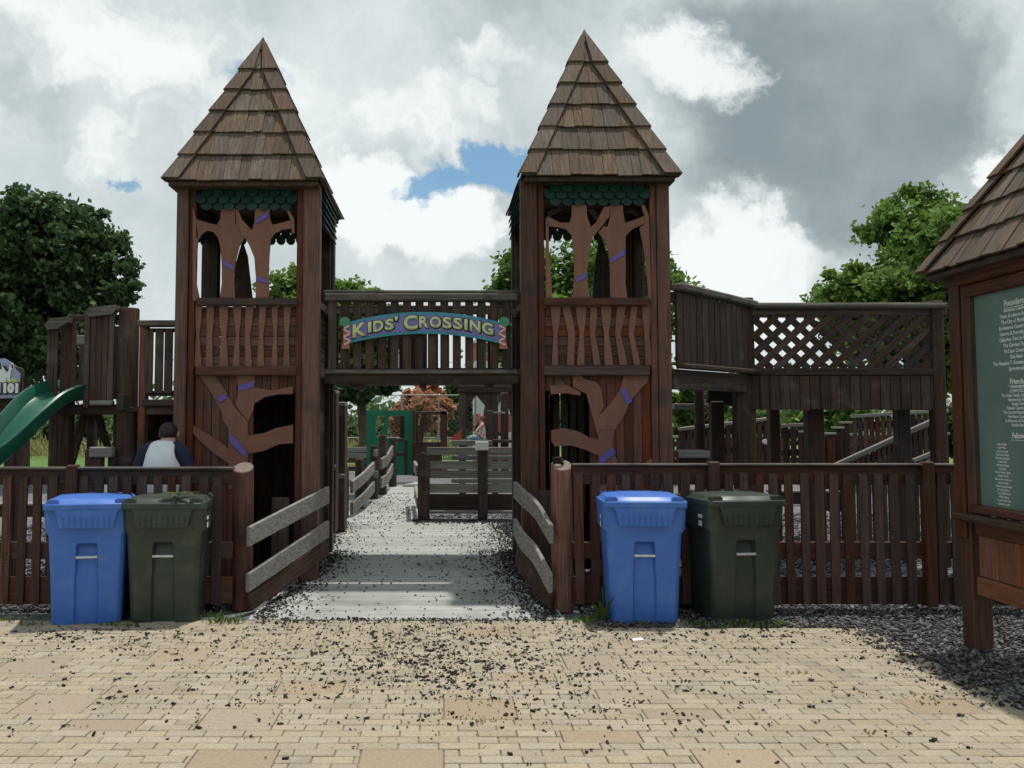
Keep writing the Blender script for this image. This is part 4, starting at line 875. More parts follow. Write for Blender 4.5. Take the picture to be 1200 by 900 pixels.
def make_bin(m, label):
    B = empty('wheeled_bin', (0, 0, 0), label, 'bin', 'wheeled bins in front of the fence')
    S_ = []
    for z, w, fy, dd, nd, nw in ((0, .266, -.265, .245, .03, .086), (.03, .276, -.276, .255, .032, .086), (.40, .288, -.305, .30, .036, .082), (.42, .289, -.307, .302, .040, .0775), (.56, .297, -.317, .32, .055, .0755), (.645, .301, -.322, .332, .085, .072), (.66, .302, -.323, .334, .03, .068), (.672, .302, -.324, .335, .002, .064), (.735, .306, -.33, .345, .001, .06), (.765, .332, -.335, .36, .001, .06), (.90, .338, -.345, .375, .001, .06), (.955, .340, -.35, .38, .001, .06)):
        S_.append(rrect(w, dd, .06, nd, nw, z, fy))
    link('body', loft('body', S_, m), (0, 0, 0), B)
    # shoulder fillets dip in the middle of the front: a shallow apron panel
    ap = [(-.205, .80), (.205, .80), (.235, .925), (.255, .955), (-.255, .955), (-.235, .925)]
    a = prism('apron', B, [(x, z) for x, z in ap], -.385, .05, m)
    for k in range(9): box('apron_rib', B, (-.18+k*.045, -.388, .85), (.006, .014, .085), m, .002)
    lid = [rrect(.346, .39, .07, .001, .06, z, fy) for z, fy in ((.945, -.385), (.952, -.392), (.99, -.392), (.998, -.385))]
    lid += [rrect(.325, .385, .09, .001, .06, 1.0, -.35), rrect(.30, .37, .10, .001, .06, 1.028, -.315), rrect(.27, .34, .11, .001, .06, 1.036, -.27), rrect(.10, .18, .05, .001, .04, 1.045, -.1)]
    Lo = link('lid', loft('lid', lid, m), (0, 0, 0), B)
    for x in (-.265, .265):
        bl = [(x-.05, 1.0), (x+.05, 1.0), (x+.045, 1.026), (x+.03, 1.033), (x-.03, 1.033), (x-.045, 1.026)]
        prism('lid_lug', Lo, bl, -.372, .07, m)
    tube('grab_bar', B, [(-.084, -.318, .555), (.084, -.318, .555)], .012, 'metal', 10)
    for x in (-.30, .30):
        wv = []
        V = []; Fc = []; sg = 20
        for q, (rr, xx) in enumerate(((.05, -.028), (.105, -.028), (.12, -.018), (.12, .018), (.105, .028), (.05, .028))):
            for i in range(sg): a_2 = 2*math.pi*i/sg; V.append((xx, rr*math.cos(a_2), rr*math.sin(a_2)))
        for q in range(5):
            for i in range(sg): j = (i+1) % sg; Fc.append([q*sg+i, q*sg+j, (q+1)*sg+j, (q+1)*sg+i])
        Fc += [list(range(sg)), list(range(5*sg, 6*sg))]
        me = mesh('wheel', V, Fc, 'rubber', True); fixnormals(me); me.set_sharp_from_angle(angle=rad(40)); link('wheel', me, (x, .27, .12), B)
    tube('handle', B, [(-.25, .37, .93), (-.25, .44, .95), (.25, .44, .95), (.25, .37, .93)], .016, m, 8)
    return B
def copytree(o, parent=None):
    c = o.copy(); COL.objects.link(c)
    if parent: c.parent = parent
    for ch in o.children: copytree(ch, c)
    return c
def remat(root, old, new):
    for ch in root.children_recursive:
        if ch.data and ch.data.materials and ch.data.materials[0] == M[old]:
            ch.data = ch.data.copy(); ch.data.materials[0] = M[new]
b1 = make_bin('blue', 'bright blue wheeled bin left of the path, beside the green bin')
b3 = copytree(b1); b3['label'] = 'bright blue wheeled bin right of the path, beside the turned green bin'
b2 = copytree(b1); remat(b2, 'blue', 'green'); b2['label'] = 'dark green wheeled bin left of the path with a dry leaf on its lid'
b4 = copytree(b2); b4['label'] = 'dark green wheeled bin right of the path, turned to show its side'
def putbin(b, px, py, rz, sc=1.0):
    g = G(px, py); b.location = (g.x, g.y+.26*sc, 0); b.rotation_euler = (0, 0, rz); b.scale = (sc,)*3
putbin(b1, 92, 732, rad(13), .985); putbin(b2, 188, 730, rad(5), .985); putbin(b3, 758, 731, rad(-4)); putbin(b4, 867, 728, rad(8), 1.0)
def sticker(b, x, y, z, w, h, nx):
    v = [(0, -w/2, -h/2), (0, w/2, -h/2), (0, w/2, h/2), (0, -w/2, h/2)]
    o = bpy.data.objects.new('sticker', mesh('sticker', v, [[0, 1, 2, 3]] if nx > 0 else [[3, 2, 1, 0]], 'sticker')); COL.objects.link(o); o.parent = b; o.location = (x, y, z)
for b, s in ((b2, 1), (b1, 1), (b3, -1), (b4, -1)):
    for k, (z, h) in enumerate(((.86, .03), (.80, .045))): sticker(b, s*.3405, -.20, z, .09-.02*k, h, s)
# dry leaf on the left green bin
lf = empty('dry_leaf', W(214, 583, 7.75), 'curled yellow green leaf lying on the lid of the left green bin', 'leaf')
for k in range(5):
    a = k*1.25-.4; pts = []
    V = []; Fc = []
    for i in range(7):
        u = i/6; w = .028*math.sin(math.pi*min(u*1.05+.04, 1)); x = u*.17; z = .02+.035*math.sin(u*3)-.02*u
        V += [(x*math.cos(a)-w*math.sin(a), (x*math.sin(a)+w*math.cos(a))*.8, z), (x*math.cos(a), x*math.sin(a)*.8, z-.006), (x*math.cos(a)+w*math.sin(a), (x*math.sin(a)-w*math.cos(a))*.8, z)]
    for i in range(6): Fc += [[i*3, i*3+1, i*3+4, i*3+3], [i*3+1, i*3+2, i*3+5, i*3+4]]
    link('blade', mesh('blade', V, Fc, 'dry' if k % 2 else 'weed', True), lf.location+Vector((-.03, 0, 0)), lf)
# ------------------------------------------------------------------ kiosk
KX = 3.785
K = empty('notice_kiosk', (4.1, 6.3, 0), 'wooden notice kiosk with shingled roof and teal board of printed names', 'notice kiosk')
zE = 2.80
for y in (6.90, 5.62):
    for x in (KX+.08, KX+.62): box('post', K, (x, y, zE/2), (.15, .15, zE), 'kiosk', .012)
box('edge_strip', K, (KX-.007, 6.905, 1.75), (.02, .13, 1.9), 'kiosk', .004)
yb0, yb1 = 5.71, 6.81
def kz(py, d=6.75): return W(1140, py, d).z
zt_, zb_ = kz(348), kz(592)
box('backing_board', K, (KX+.10, (yb0+yb1)/2, (zt_+zb_)/2), (.04, yb1-yb0-.01, zt_-zb_+.1), 'kiosk', .004)
kb = box('information_board', K, (KX+.06, (yb0+yb1)/2, (zt_+zb_)/2), (.03, yb1-yb0-.14, zt_-zb_), 'board', .003)
for y in (yb0+.035, yb1-.035): box('frame_board', K, (KX+.035, y, (zt_+zb_)/2), (.06, .075, zt_-zb_), 'kiosk', .008)
box('frame_board', K, (KX+.035, (yb0+yb1)/2, zt_+.045), (.06, yb1-yb0, .09), 'kiosk', .008); box('frame_board', K, (KX+.035, (yb0+yb1)/2, zb_-.03), (.06, yb1-yb0, .06), 'kiosk', .008)
box('top_rail', K, (KX+.01, (yb0+yb1)/2, zt_+.17), (.10, yb1-yb0+.12, .05), 'kiosk', .01); box('fascia_board', K, (KX+.06, (yb0+yb1)/2, zt_+.31), (.04, yb1-yb0, .22), 'kiosk', .006)
box('shelf', K, (KX-.01, (yb0+yb1)/2+.03, zb_-.09), (.14, yb1-yb0+.14, .045), 'dark', .01)
zl_ = .40; n = 5; w_ = (yb1-yb0)/n
for i in range(n): box('lower_board', K, (KX+.07, yb0+(i+.5)*w_, (zb_-.22+zl_+.14)/2), (.03, w_-.004, zb_-.22-zl_-.14), 'kiosklow', .005)
box('lower_rail', K, (KX+.06, (yb0+yb1)/2, zb_-.165), (.06, yb1-yb0, .10), 'kiosk', .008); box('lower_rail', K, (KX+.06, (yb0+yb1)/2, zl_+.07), (.06, yb1-yb0, .13), 'kiosklow', .008)
for x in (KX+.02, KX+.68): box('eave_beam', K, (x, 6.26, zE-.09), (.09, 1.5, .15), 'kiosk', .01)
roof(K, 3.625, 4.825, 5.32, 7.19, zE-.02, 3.77, .34, 4, 'roof', 11, capw=.10)
yc = (yb0+yb1)/2; xt = KX+.0425
def ktext(s, y, z, h, al_='CENTER', ul=False):
    o = flattext(K, s, (xt, y, z), h, 'print', (0, -1, 0), (0, 0, 1), 'lettering', al_, h*.03)
    return o
def kzz(py): return CH-(py-HOR)/F*6.32*1.0
z = zt_-.115; ktext('Founders:', yc, z, .058); box('underline', K, (xt+.0, yc, z-.014), (.002, .235, .004), 'print', .0005)
for s in ('Advance Coating', 'Tents & Leisure Events', 'The City of Fitchburg', 'Engineered Construction', 'George & Dorothy Wall', 'Gallagher Tent & Awning', 'The German Family', 'McCann Concrete', 'Oak Bank', 'The Pleasant T. Rowland Foundation', 'Springbrook'):
    z -= .0400; ktext(s, yc, z, .036)
z -= .092; ktext('Friends:', yc, z, .052); box('underline', K, (xt+.0, yc, z-.014), (.002, .20, .004), 'print', .0005)
for s in ('AnchorBank', 'COMPUTECH', 'The Dolan Family, John & Anne', 'Hammersley Stone', 'Kopps Yard', 'Pioneer Custom Cuts', 'The Lincoln Masonry Group', 'Northern Concrete', 'In Memory of Curtis Hall', 'Orange Street'):
    z -= .0285; ktext(s, yc, z, .029)
z -= .078; ktext('Fellows:', yc, z, .050); box('underline', K, (xt+.0, yc, z-.014), (.002, .19, .004), 'print', .0005)
z -= .028
for i, s in enumerate(('Allen Family', 'Bob Miller', 'Angie Cantrell', 'The Davis Family', 'East Side Gardens', 'Kettle Park', 'Fitchburg Cares', 'Ace Glass', 'Home Savings Bank', 'Grange Family', 'Nine Springs Nursery', 'Stoner Prairie', 'Verona Road Dental', 'Woods Hollow', 'Tom & Jill Marsh', 'Willow Bend', 'Tower Road Club', 'Lakeview Lodge')):
    z -= .0240; ktext(s, yc+.20, z, .022); ktext(s[::1] if False else ('Quarry Hill', 'Swan Creek Farm', 'Lacy Road Club', 'Rimrock Family', 'Syene Dairy', 'Post Road Shop')[i % 6], yc-.20, z, .022)
# ------------------------------------------------------------------ trees
def tree(name, label, x, y, z0, crown, nleaf, m, leaf, tr, group=None, seed=0, flat=0.0):
    """crown: list of (dx, dy, z, rx, ry, rz) lobes"""
    CR = []
    rs = np.random.default_rng(seed+100); T = empty(name, (x, y, z0), label, 'tree', group)
    zt = max(c[2]+c[5]*.4 for c in crown); zb = min(c[2]-c[5]*.5 for c in crown)
    pts = [Vector((x, y, z0)), Vector((x+.05, y, z0+zb*.6)), Vector((x-.08, y, z0+(zb+zt)/2)), Vector((x, y, z0+zt*.92))]
    tube('trunk', T, pts, tr, 'bark', 10, taper=[1.25, .9, .6, .15])
    for i, c in enumerate(crown[:9]):
        q = Vector((x+c[0]*.75, y+c[1]*.75, z0+c[2])); p = Vector((x, y, z0+max(zb*.8, c[2]-c[5]*1.1)))
        tube('limb', T, [p, p.lerp(q, .5)+Vector((0, 0, .15*c[5])), q], tr*.42, 'bark', 7, taper=[1, .7, .25])
    C = []; RN = []
    vol = np.array([c[3]*c[4]*c[5] for c in crown])**.67; vol /= vol.sum()
    for c, v in zip(crown, vol):
        n = int(nleaf*v)
        # clumps on each lobe's shell, leaves scattered round each clump
        nc = max(16, int(n/70)); dv = rs.normal(size=(nc, 3)); dv /= np.linalg.norm(dv, axis=1)[:, None]; rr = rs.uniform(.55, 1.06, (nc, 1))
        cc = dv*rr*np.array([c[3], c[4], c[5]])+np.array([c[0], c[1], c[2]])
        csz = rs.uniform(.07, .18, (nc, 1))*(c[3]+c[5])/2
        idx = rs.integers(0, nc, n); RN.append(.55*rs.random(nc)[idx]+.45*rs.random(n)); C.append(cc[idx]+rs.normal(size=(n, 3))*csz[idx]*np.array([1, 1, .7]))
    C = np.concatenate(C); n = len(C)
    U = rs.normal(size=(n, 3)); U /= np.linalg.norm(U, axis=1)[:, None]; N_ = rs.normal(size=(n, 3))+np.array([0, 0, 1.0]); N_ /= np.linalg.norm(N_, axis=1)[:, None]
    V_ = np.cross(N_, U); V_ /= np.linalg.norm(V_, axis=1)[:, None]+1e-9; U = np.cross(V_, N_); s = leaf*rs.uniform(.6, 1.4, (n, 1))
    quads('crown', m, C, U*s, V_*s*.7, T, (x, y, z0), np.concatenate(RN))
    return T
def lobes(px0, px1, py0, py1, d, n, seed, zx=1.0, k=.42):  # lobes filling a pixel box at depth d, relative to the trunk foot
    rs = random.Random(seed); a = W(px0, py0, d); b = W(px1, py1, d); cx = (a.x+b.x)/2; hw = (b.x-a.x)/2; zc = (a.z+b.z)/2; hh = (a.z-b.z)/2; out = [(0, 0, zc, hw*.52, hw*.52, hh*.58)]
    for i in range(n):
        an = i/n*6.283+rs.uniform(-.3, .3); e = rs.uniform(-.75, .9); q = math.sqrt(max(0, 1-e*e)); r = rs.uniform(.20, k*.95)
        out.append(((1-r)*hw*q*math.cos(an)*1.0, (1-r)*hw*q*math.sin(an), zc+(1-r)*hh*e, hw*r, hw*r, hh*r*1.05))
    return cx, out
TG = 'trees beyond the playground'
cx, lo = lobes(-104, 163, 218, 500, 24, 20, 3); tree('leafy_tree', 'big dark green tree behind the slide platform', cx, 24, 0, lo, 85000, 'leaf_dark', .085, .2, TG, 1)
cx, lo = lobes(292, 474, 296, 482, 26, 13, 4); tree('leafy_tree', 'mid green tree rising behind the left tower and the bridge', cx, 26, 0, lo, 40000, 'leaf_mid', .085, .22, TG, 2)
cx, lo = lobes(560, 832, 262, 500, 27, 15, 6); tree('leafy_tree', 'green tree showing on both sides of the right tower', cx, 27, 0, lo, 60000, 'leaf_mid', .088, .26, TG, 3)
cx, lo = lobes(962, 1290, 184, 490, 24, 20, 9); tree('leafy_tree', 'fresh green tree behind the lattice walkway and the kiosk roof', cx, 24, 0, lo, 100000, 'leaf_mid', .085, .28, TG, 4)
cx, lo = lobes(450, 532, 438, 522, 38, 8, 10); tree('leafy_tree', 'orange leaved tree seen under the bridge', cx, 38, 0, lo, 16000, 'leaf_orange', .10, .16, TG, 5)
cx, lo = lobes(508, 580, 440, 530, 42, 8, 11); tree('leafy_tree', 'pale green tree right of the orange tree under the bridge', cx, 42, 0, lo, 14000, 'leaf_far', .11, .16, TG, 6)
cx, lo = lobes(388, 456, 486, 545, 62, 8, 12); tree('leafy_tree', 'pale green tree left of the green panel', cx, 62, 0, lo, 14000, 'leaf_far', .15, .2, TG, 7)
cx, lo = lobes(404, 440, 516, 548, 34, 6, 13); tree('leafy_shrub', 'bright green shrub left of the green play panel', cx, 34, 0, lo, 3500, 'leaf_mid', .10, .05, TG, 8)
for i, (a, b, c, e, dd, m) in enumerate(((-30, 40, 470, 535, 55, 'leaf_far'), (30, 100, 488, 533, 60, 'leaf_dark'), (85, 135, 480, 536, 50, 'leaf_dark'), (120, 180, 486, 534, 58, 'leaf_far'))):
    cx, lo = lobes(a, b, c, e, dd, 8, 20+i); tree('leafy_tree', ['pale tree at the far left edge beyond the slide', 'low dark tree in the field left of the platform post', 'dark tree in the field seen under the platform', 'pale tree in the field behind the round log post'][i], cx, dd, 0, lo, 5000, m, .2, .16, TG, 30+i)
for i, (a, b, c, e, dd) in enumerate(((780, 860, 448, 520, 30), (850, 930, 470, 520, 34), (930, 1020, 455, 515, 36))):
    cx, lo = lobes(a, b, c, e, dd, 8, 40+i); tree('leafy_tree', ['green tree seen under the angled walkway', 'green tree low under the left end of the lattice walkway', 'green tree low under the middle of the lattice walkway'][i], cx, dd, 0, lo, 6000, 'leaf_mid', .15, .14, TG, 50+i)
cx, lo = lobes(1085, 1150, 455, 552, 31, 8, 77); tree('leafy_shrub', 'dark green bush right of the lattice walkway, behind the notice kiosk post', cx, 31, 0, lo, 9000, 'leaf_dark', .10, .06, TG, 78)
cx, lo = lobes(384, 466, 415, 486, 21, 9, 81); tree('leafy_tree', 'dark tree whose low branches hang into view under the bridge', cx, 21, 0, lo, 15000, 'leaf_dark', .085, .14, TG, 82)
# far hedge line and dry field
n = 26000; th = NR.uniform(-80, 110, n); P = np.stack([th, 90+NR.normal(0, 3, n), np.abs(NR.normal(0, 1, n))*1.6*(1.2+.5*np.sin(th*.23)+.4*np.sin(th*.71))], 1)
U = NR.normal(size=(n, 3)); U /= np.linalg.norm(U, axis=1)[:, None]; V_ = NR.normal(size=(n, 3)); V_ /= np.linalg.norm(V_, axis=1)[:, None]
tag(quads('far_wood', 'leaf_far', P, U*.5, V_*.4), kind='stuff')
n = 9000; P = np.stack([NR.uniform(-26, 4, n), NR.uniform(42, 54, n), np.abs(NR.normal(.2, .25, n))], 1); U = NR.normal(size=(n, 3))*np.array([.3, .3, 1]); U /= np.linalg.norm(U, axis=1)[:, None]; V_ = NR.normal(size=(n, 3))*np.array([1, 1, .2]); V_ /= np.linalg.norm(V_, axis=1)[:, None]
tag(quads('dry_grass', 'dry', P, U*.22, V_*.04), kind='stuff')
# chain-link fence
CL_ = empty('chain_link_fence', (W(480, 540, 30).x, 30, 0), 'tall grey chain-link fence in front of the orange tree', 'fence')
x0, x1, zt = W(385, 500, 30).x, W(600, 500, 30).x, W(500, 463, 30).z
for i in range(6): x = x0+(x1-x0)*i/5; tube('post', CL_, [(x, 30, 0), (x, 30, zt)], .03, 'wire', 8)
for z in (zt, .1, zt*.45): tube('rail', CL_, [(x0, 30.0, z), (x1, 30.0, z)], .02, 'wire', 6)
mb = MB(); sp = .16; k = 0
for sg in (-1, 1):
    x = x0-zt
    while x < x1+zt:
        a = Vector((x, 30.02, .1)); b = Vector((x+sg*zt, 30.02, zt))
        if min(a.x, b.x) > x0-.2 and max(a.x, b.x) < x1+.2:
            w = .0035; mb.add([a+Vector((-w, 0, 0)), a+Vector((w, 0, 0)), b+Vector((w, 0, 0)), b+Vector((-w, 0, 0)), a+Vector((0, w*2, 0)), b+Vector((0, w*2, 0))], [[0, 1, 2, 3], [1, 4, 5, 2], [4, 0, 3, 5]])
        x += sp
o = mb.build('wire_mesh', 'wire', CL_); o['kind'] = 'stuff'
# red and white building seen through the bridge slats
HB = empty('far_building', (W(580, 430, 33).x, 33, 0), 'small red and white building seen through the bridge slats', 'building')
hx0, hx1 = W(556, 430, 33).x, W(604, 430, 33).x; zt = W(580, 402, 33).z
for k in range(7):
    za = zt*k/7; box('wall_band', HB, ((hx0+hx1)/2, 34, za+zt/14), (hx1-hx0, 2, zt/7-.004), 'hbrick' if k % 2 == 0 else 'white', .004)
prism('gable', HB, [(hx0-.1, zt), (hx1+.1, zt), ((hx0+hx1)/2, zt+.9)], 32.95, 2.1, 'white')
backfence('long dark board fence across the far right of the playground', 784, 1112, 512, 508, 566, 19, 18.4, 7.5)
# ------------------------------------------------------------------ people
def skinmesh(verts, edges, radii, root=0, sub=2, name='body'):
    me = bpy.data.meshes.new(name); me.from_pydata([tuple(v) for v in verts], edges, []); me.update()
    o = bpy.data.objects.new('tmp', me); COL.objects.link(o)
    mo = o.modifiers.new('s', 'SKIN'); mo.use_smooth_shade = True; su = o.modifiers.new('u', 'SUBSURF'); su.levels = sub; su.render_levels = sub
    if not me.skin_vertices: 
        b = bmesh.new(); b.from_mesh(me); b.verts.layers.skin.verify(); b.to_mesh(me); b.free()
    for i, sv in enumerate(me.skin_vertices[0].data):
        r = radii[i]; sv.radius = r if isinstance(r, tuple) else (r, r); sv.use_root = (i == root)
    dg = bpy.context.evaluated_depsgraph_get(); dg.update(); out = bpy.data.meshes.new_from_object(o.evaluated_get(dg)); bpy.data.objects.remove(o)
    out.name = name; out.shade_smooth(); return out
def chain(segs):
    V = []; E = []; Rd = []; idx = {}
    for seg in segs:
        prev = None
        for key, p, r in seg:
            if key in idx: i = idx[key]
            else: i = len(V); V.append(Vector(p)); Rd.append(r); idx[key] = i
            if prev is not None: E.append((prev, i))
            prev = i
    return V, E, Rd
def ellipsoid(c, r, m, name, parent, seg=20, ring=14, cut=None, disp=0.0):
    b = bmesh.new(); bmesh.ops.create_uvsphere(b, u_segments=seg, v_segments=ring, radius=1)
    if cut: bmesh.ops.delete(b, geom=[v for v in b.verts if cut(v.co)], context='VERTS')
    for v in b.verts:
        k = 1+disp*math.sin(9*v.co.x+4*v.co.z)*math.sin(11*v.co.y+3*v.co.z)
        v.co = Vector((v.co.x*r[0]*k, v.co.y*r[1]*k, v.co.z*r[2]*k))
    me = bpy.data.meshes.new(name); b.to_mesh(me); b.free(); me.materials.append(M[m]); me.shade_smooth(); return link(name, me, c, parent)
def finger_chains(pre, wrist, dirn, side, palmn, L=.085, r=.0085):
    """five separate fingers from the palm; dirn along the hand, side towards the thumb"""
    segs = []; d_ = Vector(dirn).normalized(); s_ = Vector(side).normalized(); n_ = Vector(palmn).normalized(); w_ = Vector(wrist); pc = w_+d_*.05
    segs.append([(pre+'w', w_, .026), (pre+'p', pc, (.034, .02))])
    for i, (o_, l_) in enumerate(((.03, .95), (.01, 1.05), (-.01, 1.0), (-.03, .8))):
        a = pc+d_*.035+s_*o_; b = a+d_*L*.5*l_+n_*.010; c = b+d_*L*.38*l_+n_*.03
        segs.append([(pre+'p', pc, (.034, .02)), (pre+'k%d' % i, a, r*1.15), (pre+'m%d' % i, b, r), (pre+'t%d' % i, c, r*.8)])
    a = w_+d_*.02+s_*.035; b = a+d_*.035+s_*.022+n_*.01; c = b+d_*.03+n_*.015
    segs.append([(pre+'p', pc, (.034, .02)), (pre+'th0', a, r*1.3), (pre+'th1', b, r*1.1), (pre+'th2', c, r*.85)])
    return segs
# man seen from behind
mx, my = W(187, 600, 8.72).x, 8.72
MAN = empty('person', (mx, my, 0), 'man seen from behind beyond the left fence, pale shirt with navy sleeves', 'person')
def mp(x, y, z): return (x, y, z)
hx = 1.0
seg = [[('pel', (0, 0, .93), (.155, .115)), ('wa', (0.0, .01, 1.05), (.145, .11)), ('ch', (.0, .07, 1.24), (.145, .105)), ('sh', (.005, .14, 1.37), (.085, .065)), ('ne', (.01, .175, 1.45), (.058, .058)), ('he', (.012, .205, 1.53), (.077, .092)), ('ht', (.012, .205, 1.595), (.062, .075))]]
for s in (-1, 1):
    seg.append([('sh', (.005, .14, 1.37), (.085, .065)), ('sj%d' % s, (s*.160, .12, 1.345), .048), ('el%d' % s, (s*.235, .10, 1.12), .046), ('wr%d' % s, (s*.16, .30, .98), .03)])
    seg += finger_chains('h%d' % s, (s*.15, .325, .975), (-s*.3, .9, -.1), (-s*.5, 0, .86), (-s*.5, 0, -.6))
    seg[-6].insert(0, ('wr%d' % s, (s*.16, .30, .98), .03))
    seg.append([('pel', (0, 0, .93), (.155, .115)), ('hp%d' % s, (s*.095, -.0, .86), .09), ('kn%d' % s, (s*.105, .02, .48), .056), ('an%d' % s, (s*.11, -.02, .09), .038), ('to%d' % s, (s*.125, .13, .035), .034)])
V, E, Rd = chain(seg); me = skinmesh(V, E, Rd, 0, 2, 'body'); me.materials.append(M['skin']); link('body', me, (mx, my, 0), MAN)
# shirt: closed over torso with raglan sleeves, two materials split by position
seg = [[('b', (0, -.012, .88), (.178, .138)), ('w', (0, .0, 1.04), (.188, .135)), ('c', (.005, .05, 1.24), (.200, .155)), ('s', (.005, .125, 1.385), (.135, .10)), ('n', (.01, .155, 1.44), (.072, .068))]]
for s in (-1, 1): seg.append([('s', (.005, .125, 1.385), (.125, .092)), ('y%d' % s, (s*.105, .118, 1.365), (.092, .086))])
V, E, Rd = chain(seg); me = skinmesh(V, E, Rd, 0, 3, 'shirt'); me.materials.append(M['shirt']); link('shirt', me, (mx, my, 0), MAN)
for s in (-1, 1):
    V, E, Rd = chain([[('a', (s*.055, .135, 1.415), .066), ('i', (s*.115, .122, 1.39), .084), ('j', (s*.170, .108, 1.345), .094), ('m', (s*.222, .10, 1.22), .074), ('e', (s*.245, .09, 1.09), .066)]])
    me = skinmesh(V, E, Rd, 0, 3, 'sleeve'); me.materials.append(M['navycloth']); link('sleeve', me, (mx, my, 0), MAN)
seg = [[('b', (0, -.0, .93), (.165, .13)), ('a', (0, 0, .86), (.16, .13))]]
for s in (-1, 1): seg.append([('a', (0, 0, .86), (.16, .13)), ('h%d' % s, (s*.10, 0, .76), .108), ('k%d' % s, (s*.112, .015, .53), .092)])
V, E, Rd = chain(seg); me = skinmesh(V, E, Rd, 0, 2, 'shorts'); me.materials.append(M['redcloth']); link('shorts', me, (mx, my, 0), MAN)
ellipsoid((mx+.012, my+.195, 1.548), (.088, .103, .088), 'hair', 'hair', MAN, 26, 18, lambda c: c.z < -.35 and c.y > .25 or c.z < -.85, .03)
for s in (-1, 1):
    ellipsoid((mx+.012+s*.083, my+.215, 1.525), (.014, .024, .032), 'skin', 'ear', MAN, 10, 8)
    ellipsoid((mx+.012+s*.032, my+.293, 1.545), (.012, .008, .008), 'sticker', 'eye', MAN, 8, 6); ellipsoid((mx+s*.125, my+.07, .045), (.05, .13, .045), 'rubber', 'shoe', MAN, 12, 8)
ellipsoid((mx+.012, my+.305, 1.515), (.015, .022, .022), 'skin', 'nose', MAN, 8, 6); ellipsoid((mx+.012, my+.29, 1.475), (.026, .008, .007), 'redcloth', 'mouth', MAN, 8, 6)
# seated woman, facing left
wx, wy = 0, 0; wz = 0; WP = W(566, 516.5, 17.35)
WO = empty('person', (wx, wy, wz), 'red haired woman in pale tank top and light jeans sitting beyond the box railing', 'person')
seg = [[('pel', (0, 0, .09), (.12, .10)), ('wa', (-.01, 0, .22), (.095, .085)), ('ch', (-.02, 0, .36), (.12, .085)), ('sh', (-.02, 0, .44), (.075, .07)), ('ne', (-.035, 0, .50), (.042, .042)), ('he', (-.06, 0, .585), (.07, .062)), ('ht', (-.055, 0, .65), (.06, .055))]]
for s in (-1, 1):
    seg.append([('sh', (-.02, 0, .44), (.075, .07)), ('sj%d' % s, (-.02, s*.14, .425), .042), ('el%d' % s, (-.20, s*.19, .22), .032), ('wr%d' % s, (-.06, s*.17, .12), .024)])
    f = finger_chains('h%d' % s, (-.045, s*.165, .115), (.85, -s*.2, -.25), (0, -s, 0), (.1, 0, -1), .075, .0075); f[0].insert(0, ('wr%d' % s, (-.06, s*.17, .12), .024)); seg += f
    seg.append([('pel', (0, 0, .09), (.12, .10)), ('hp%d' % s, (-.08, s*.09, .075), .078), ('kn%d' % s, (-.36, s*.12, .09), .055), ('an%d' % s, (-.34, s*.10, -.28), .035), ('to%d' % s, (-.46, s*.10, -.33), .03)])
V, E, Rd = chain(seg); me = skinmesh(V, E, Rd, 0, 2, 'body'); me.materials.append(M['skin']); link('body', me, (wx, wy, wz), WO)
V, E, Rd = chain([[('a', (.0, 0, .12), (.128, .112)), ('b', (-.01, 0, .22), (.108, .098)), ('c', (-.02, 0, .35), (.13, .098)), ('d', (-.02, 0, .415), (.085, .078))]]); me = skinmesh(V, E, Rd, 0, 2, 'tank_top'); me.materials.append(M['tank']); link('tank_top', me, (wx, wy, wz), WO)
seg = []
for s in (-1, 1): seg.append([('p', (0, 0, .085), (.125, .108)), ('h%d' % s, (-.08, s*.09, .077), .088), ('k%d' % s, (-.365, s*.12, .09), .066), ('a%d' % s, (-.342, s*.10, -.22), .05)])
V, E, Rd = chain(seg); me = skinmesh(V, E, Rd, 0, 2, 'jeans'); me.materials.append(M['jeans']); link('jeans', me, (wx, wy, wz), WO)
ellipsoid((wx-.045, wy, wz+.605), (.088, .082, .092), 'redhair', 'hair', WO, 22, 16, lambda c: c.x < -.45 and c.z < .45, .04)
tube('ponytail', WO, [(wx+.03, wy, wz+.63), (wx+.075, wy, wz+.57), (wx+.07, wy, wz+.45)], .034, 'redhair', 10, taper=[.7, 1, .3])
for s in (-1, 1): ellipsoid((wx-.122, wy+s*.026, wz+.60), (.007, .01, .007), 'rubber', 'eye', WO, 8, 6)
ellipsoid((wx-.135, wy, wz+.58), (.018, .011, .016), 'skin', 'nose', WO, 8, 6); ellipsoid((wx-.122, wy, wz+.553), (.008, .02, .006), 'redcloth', 'mouth', WO, 8, 6)
WO.location = WP; WO.scale = (.70,)*3
# ------------------------------------------------------------------ loose mulch, crumbs, weeds
def groundpts(px, py, z=.006): 
    out = []
    for a, b in zip(px, py): g = G(a, b); out.append((g.x, g.y, z))
    return np.array(out)
n = 34000; P = np.stack([NR.uniform(1.2, 6.0, n), NR.uniform(4.9, 8.7, n), NR.uniform(-.012, .02, n)], 1)
edge = 3.34+.05*np.sin(P[:, 1]*7)+np.abs(NR.normal(0, .07, n))*-1
P = P[(P[:, 0] > edge) | (P[:, 1] > 7.62+.03*np.sin(P[:, 0]*6))]
P = P[~((P[:, 0] < 1.25) & (P[:, 1] < 8.3))]
tag(chips('mulch', 'chip', P, .025), kind='stuff')
n = 36000; P = np.stack([NR.uniform(-6.5, 8.5, n), 8.25+NR.random(n)**1.6*8.5, NR.uniform(-.01, .02, n)], 1)
P = P[~((P[:, 0] > -1.9) & (P[:, 0] < 1.2) & (P[:, 1] < 12.5))]
tag(chips('mulch', 'chip', P, .034), kind='stuff')
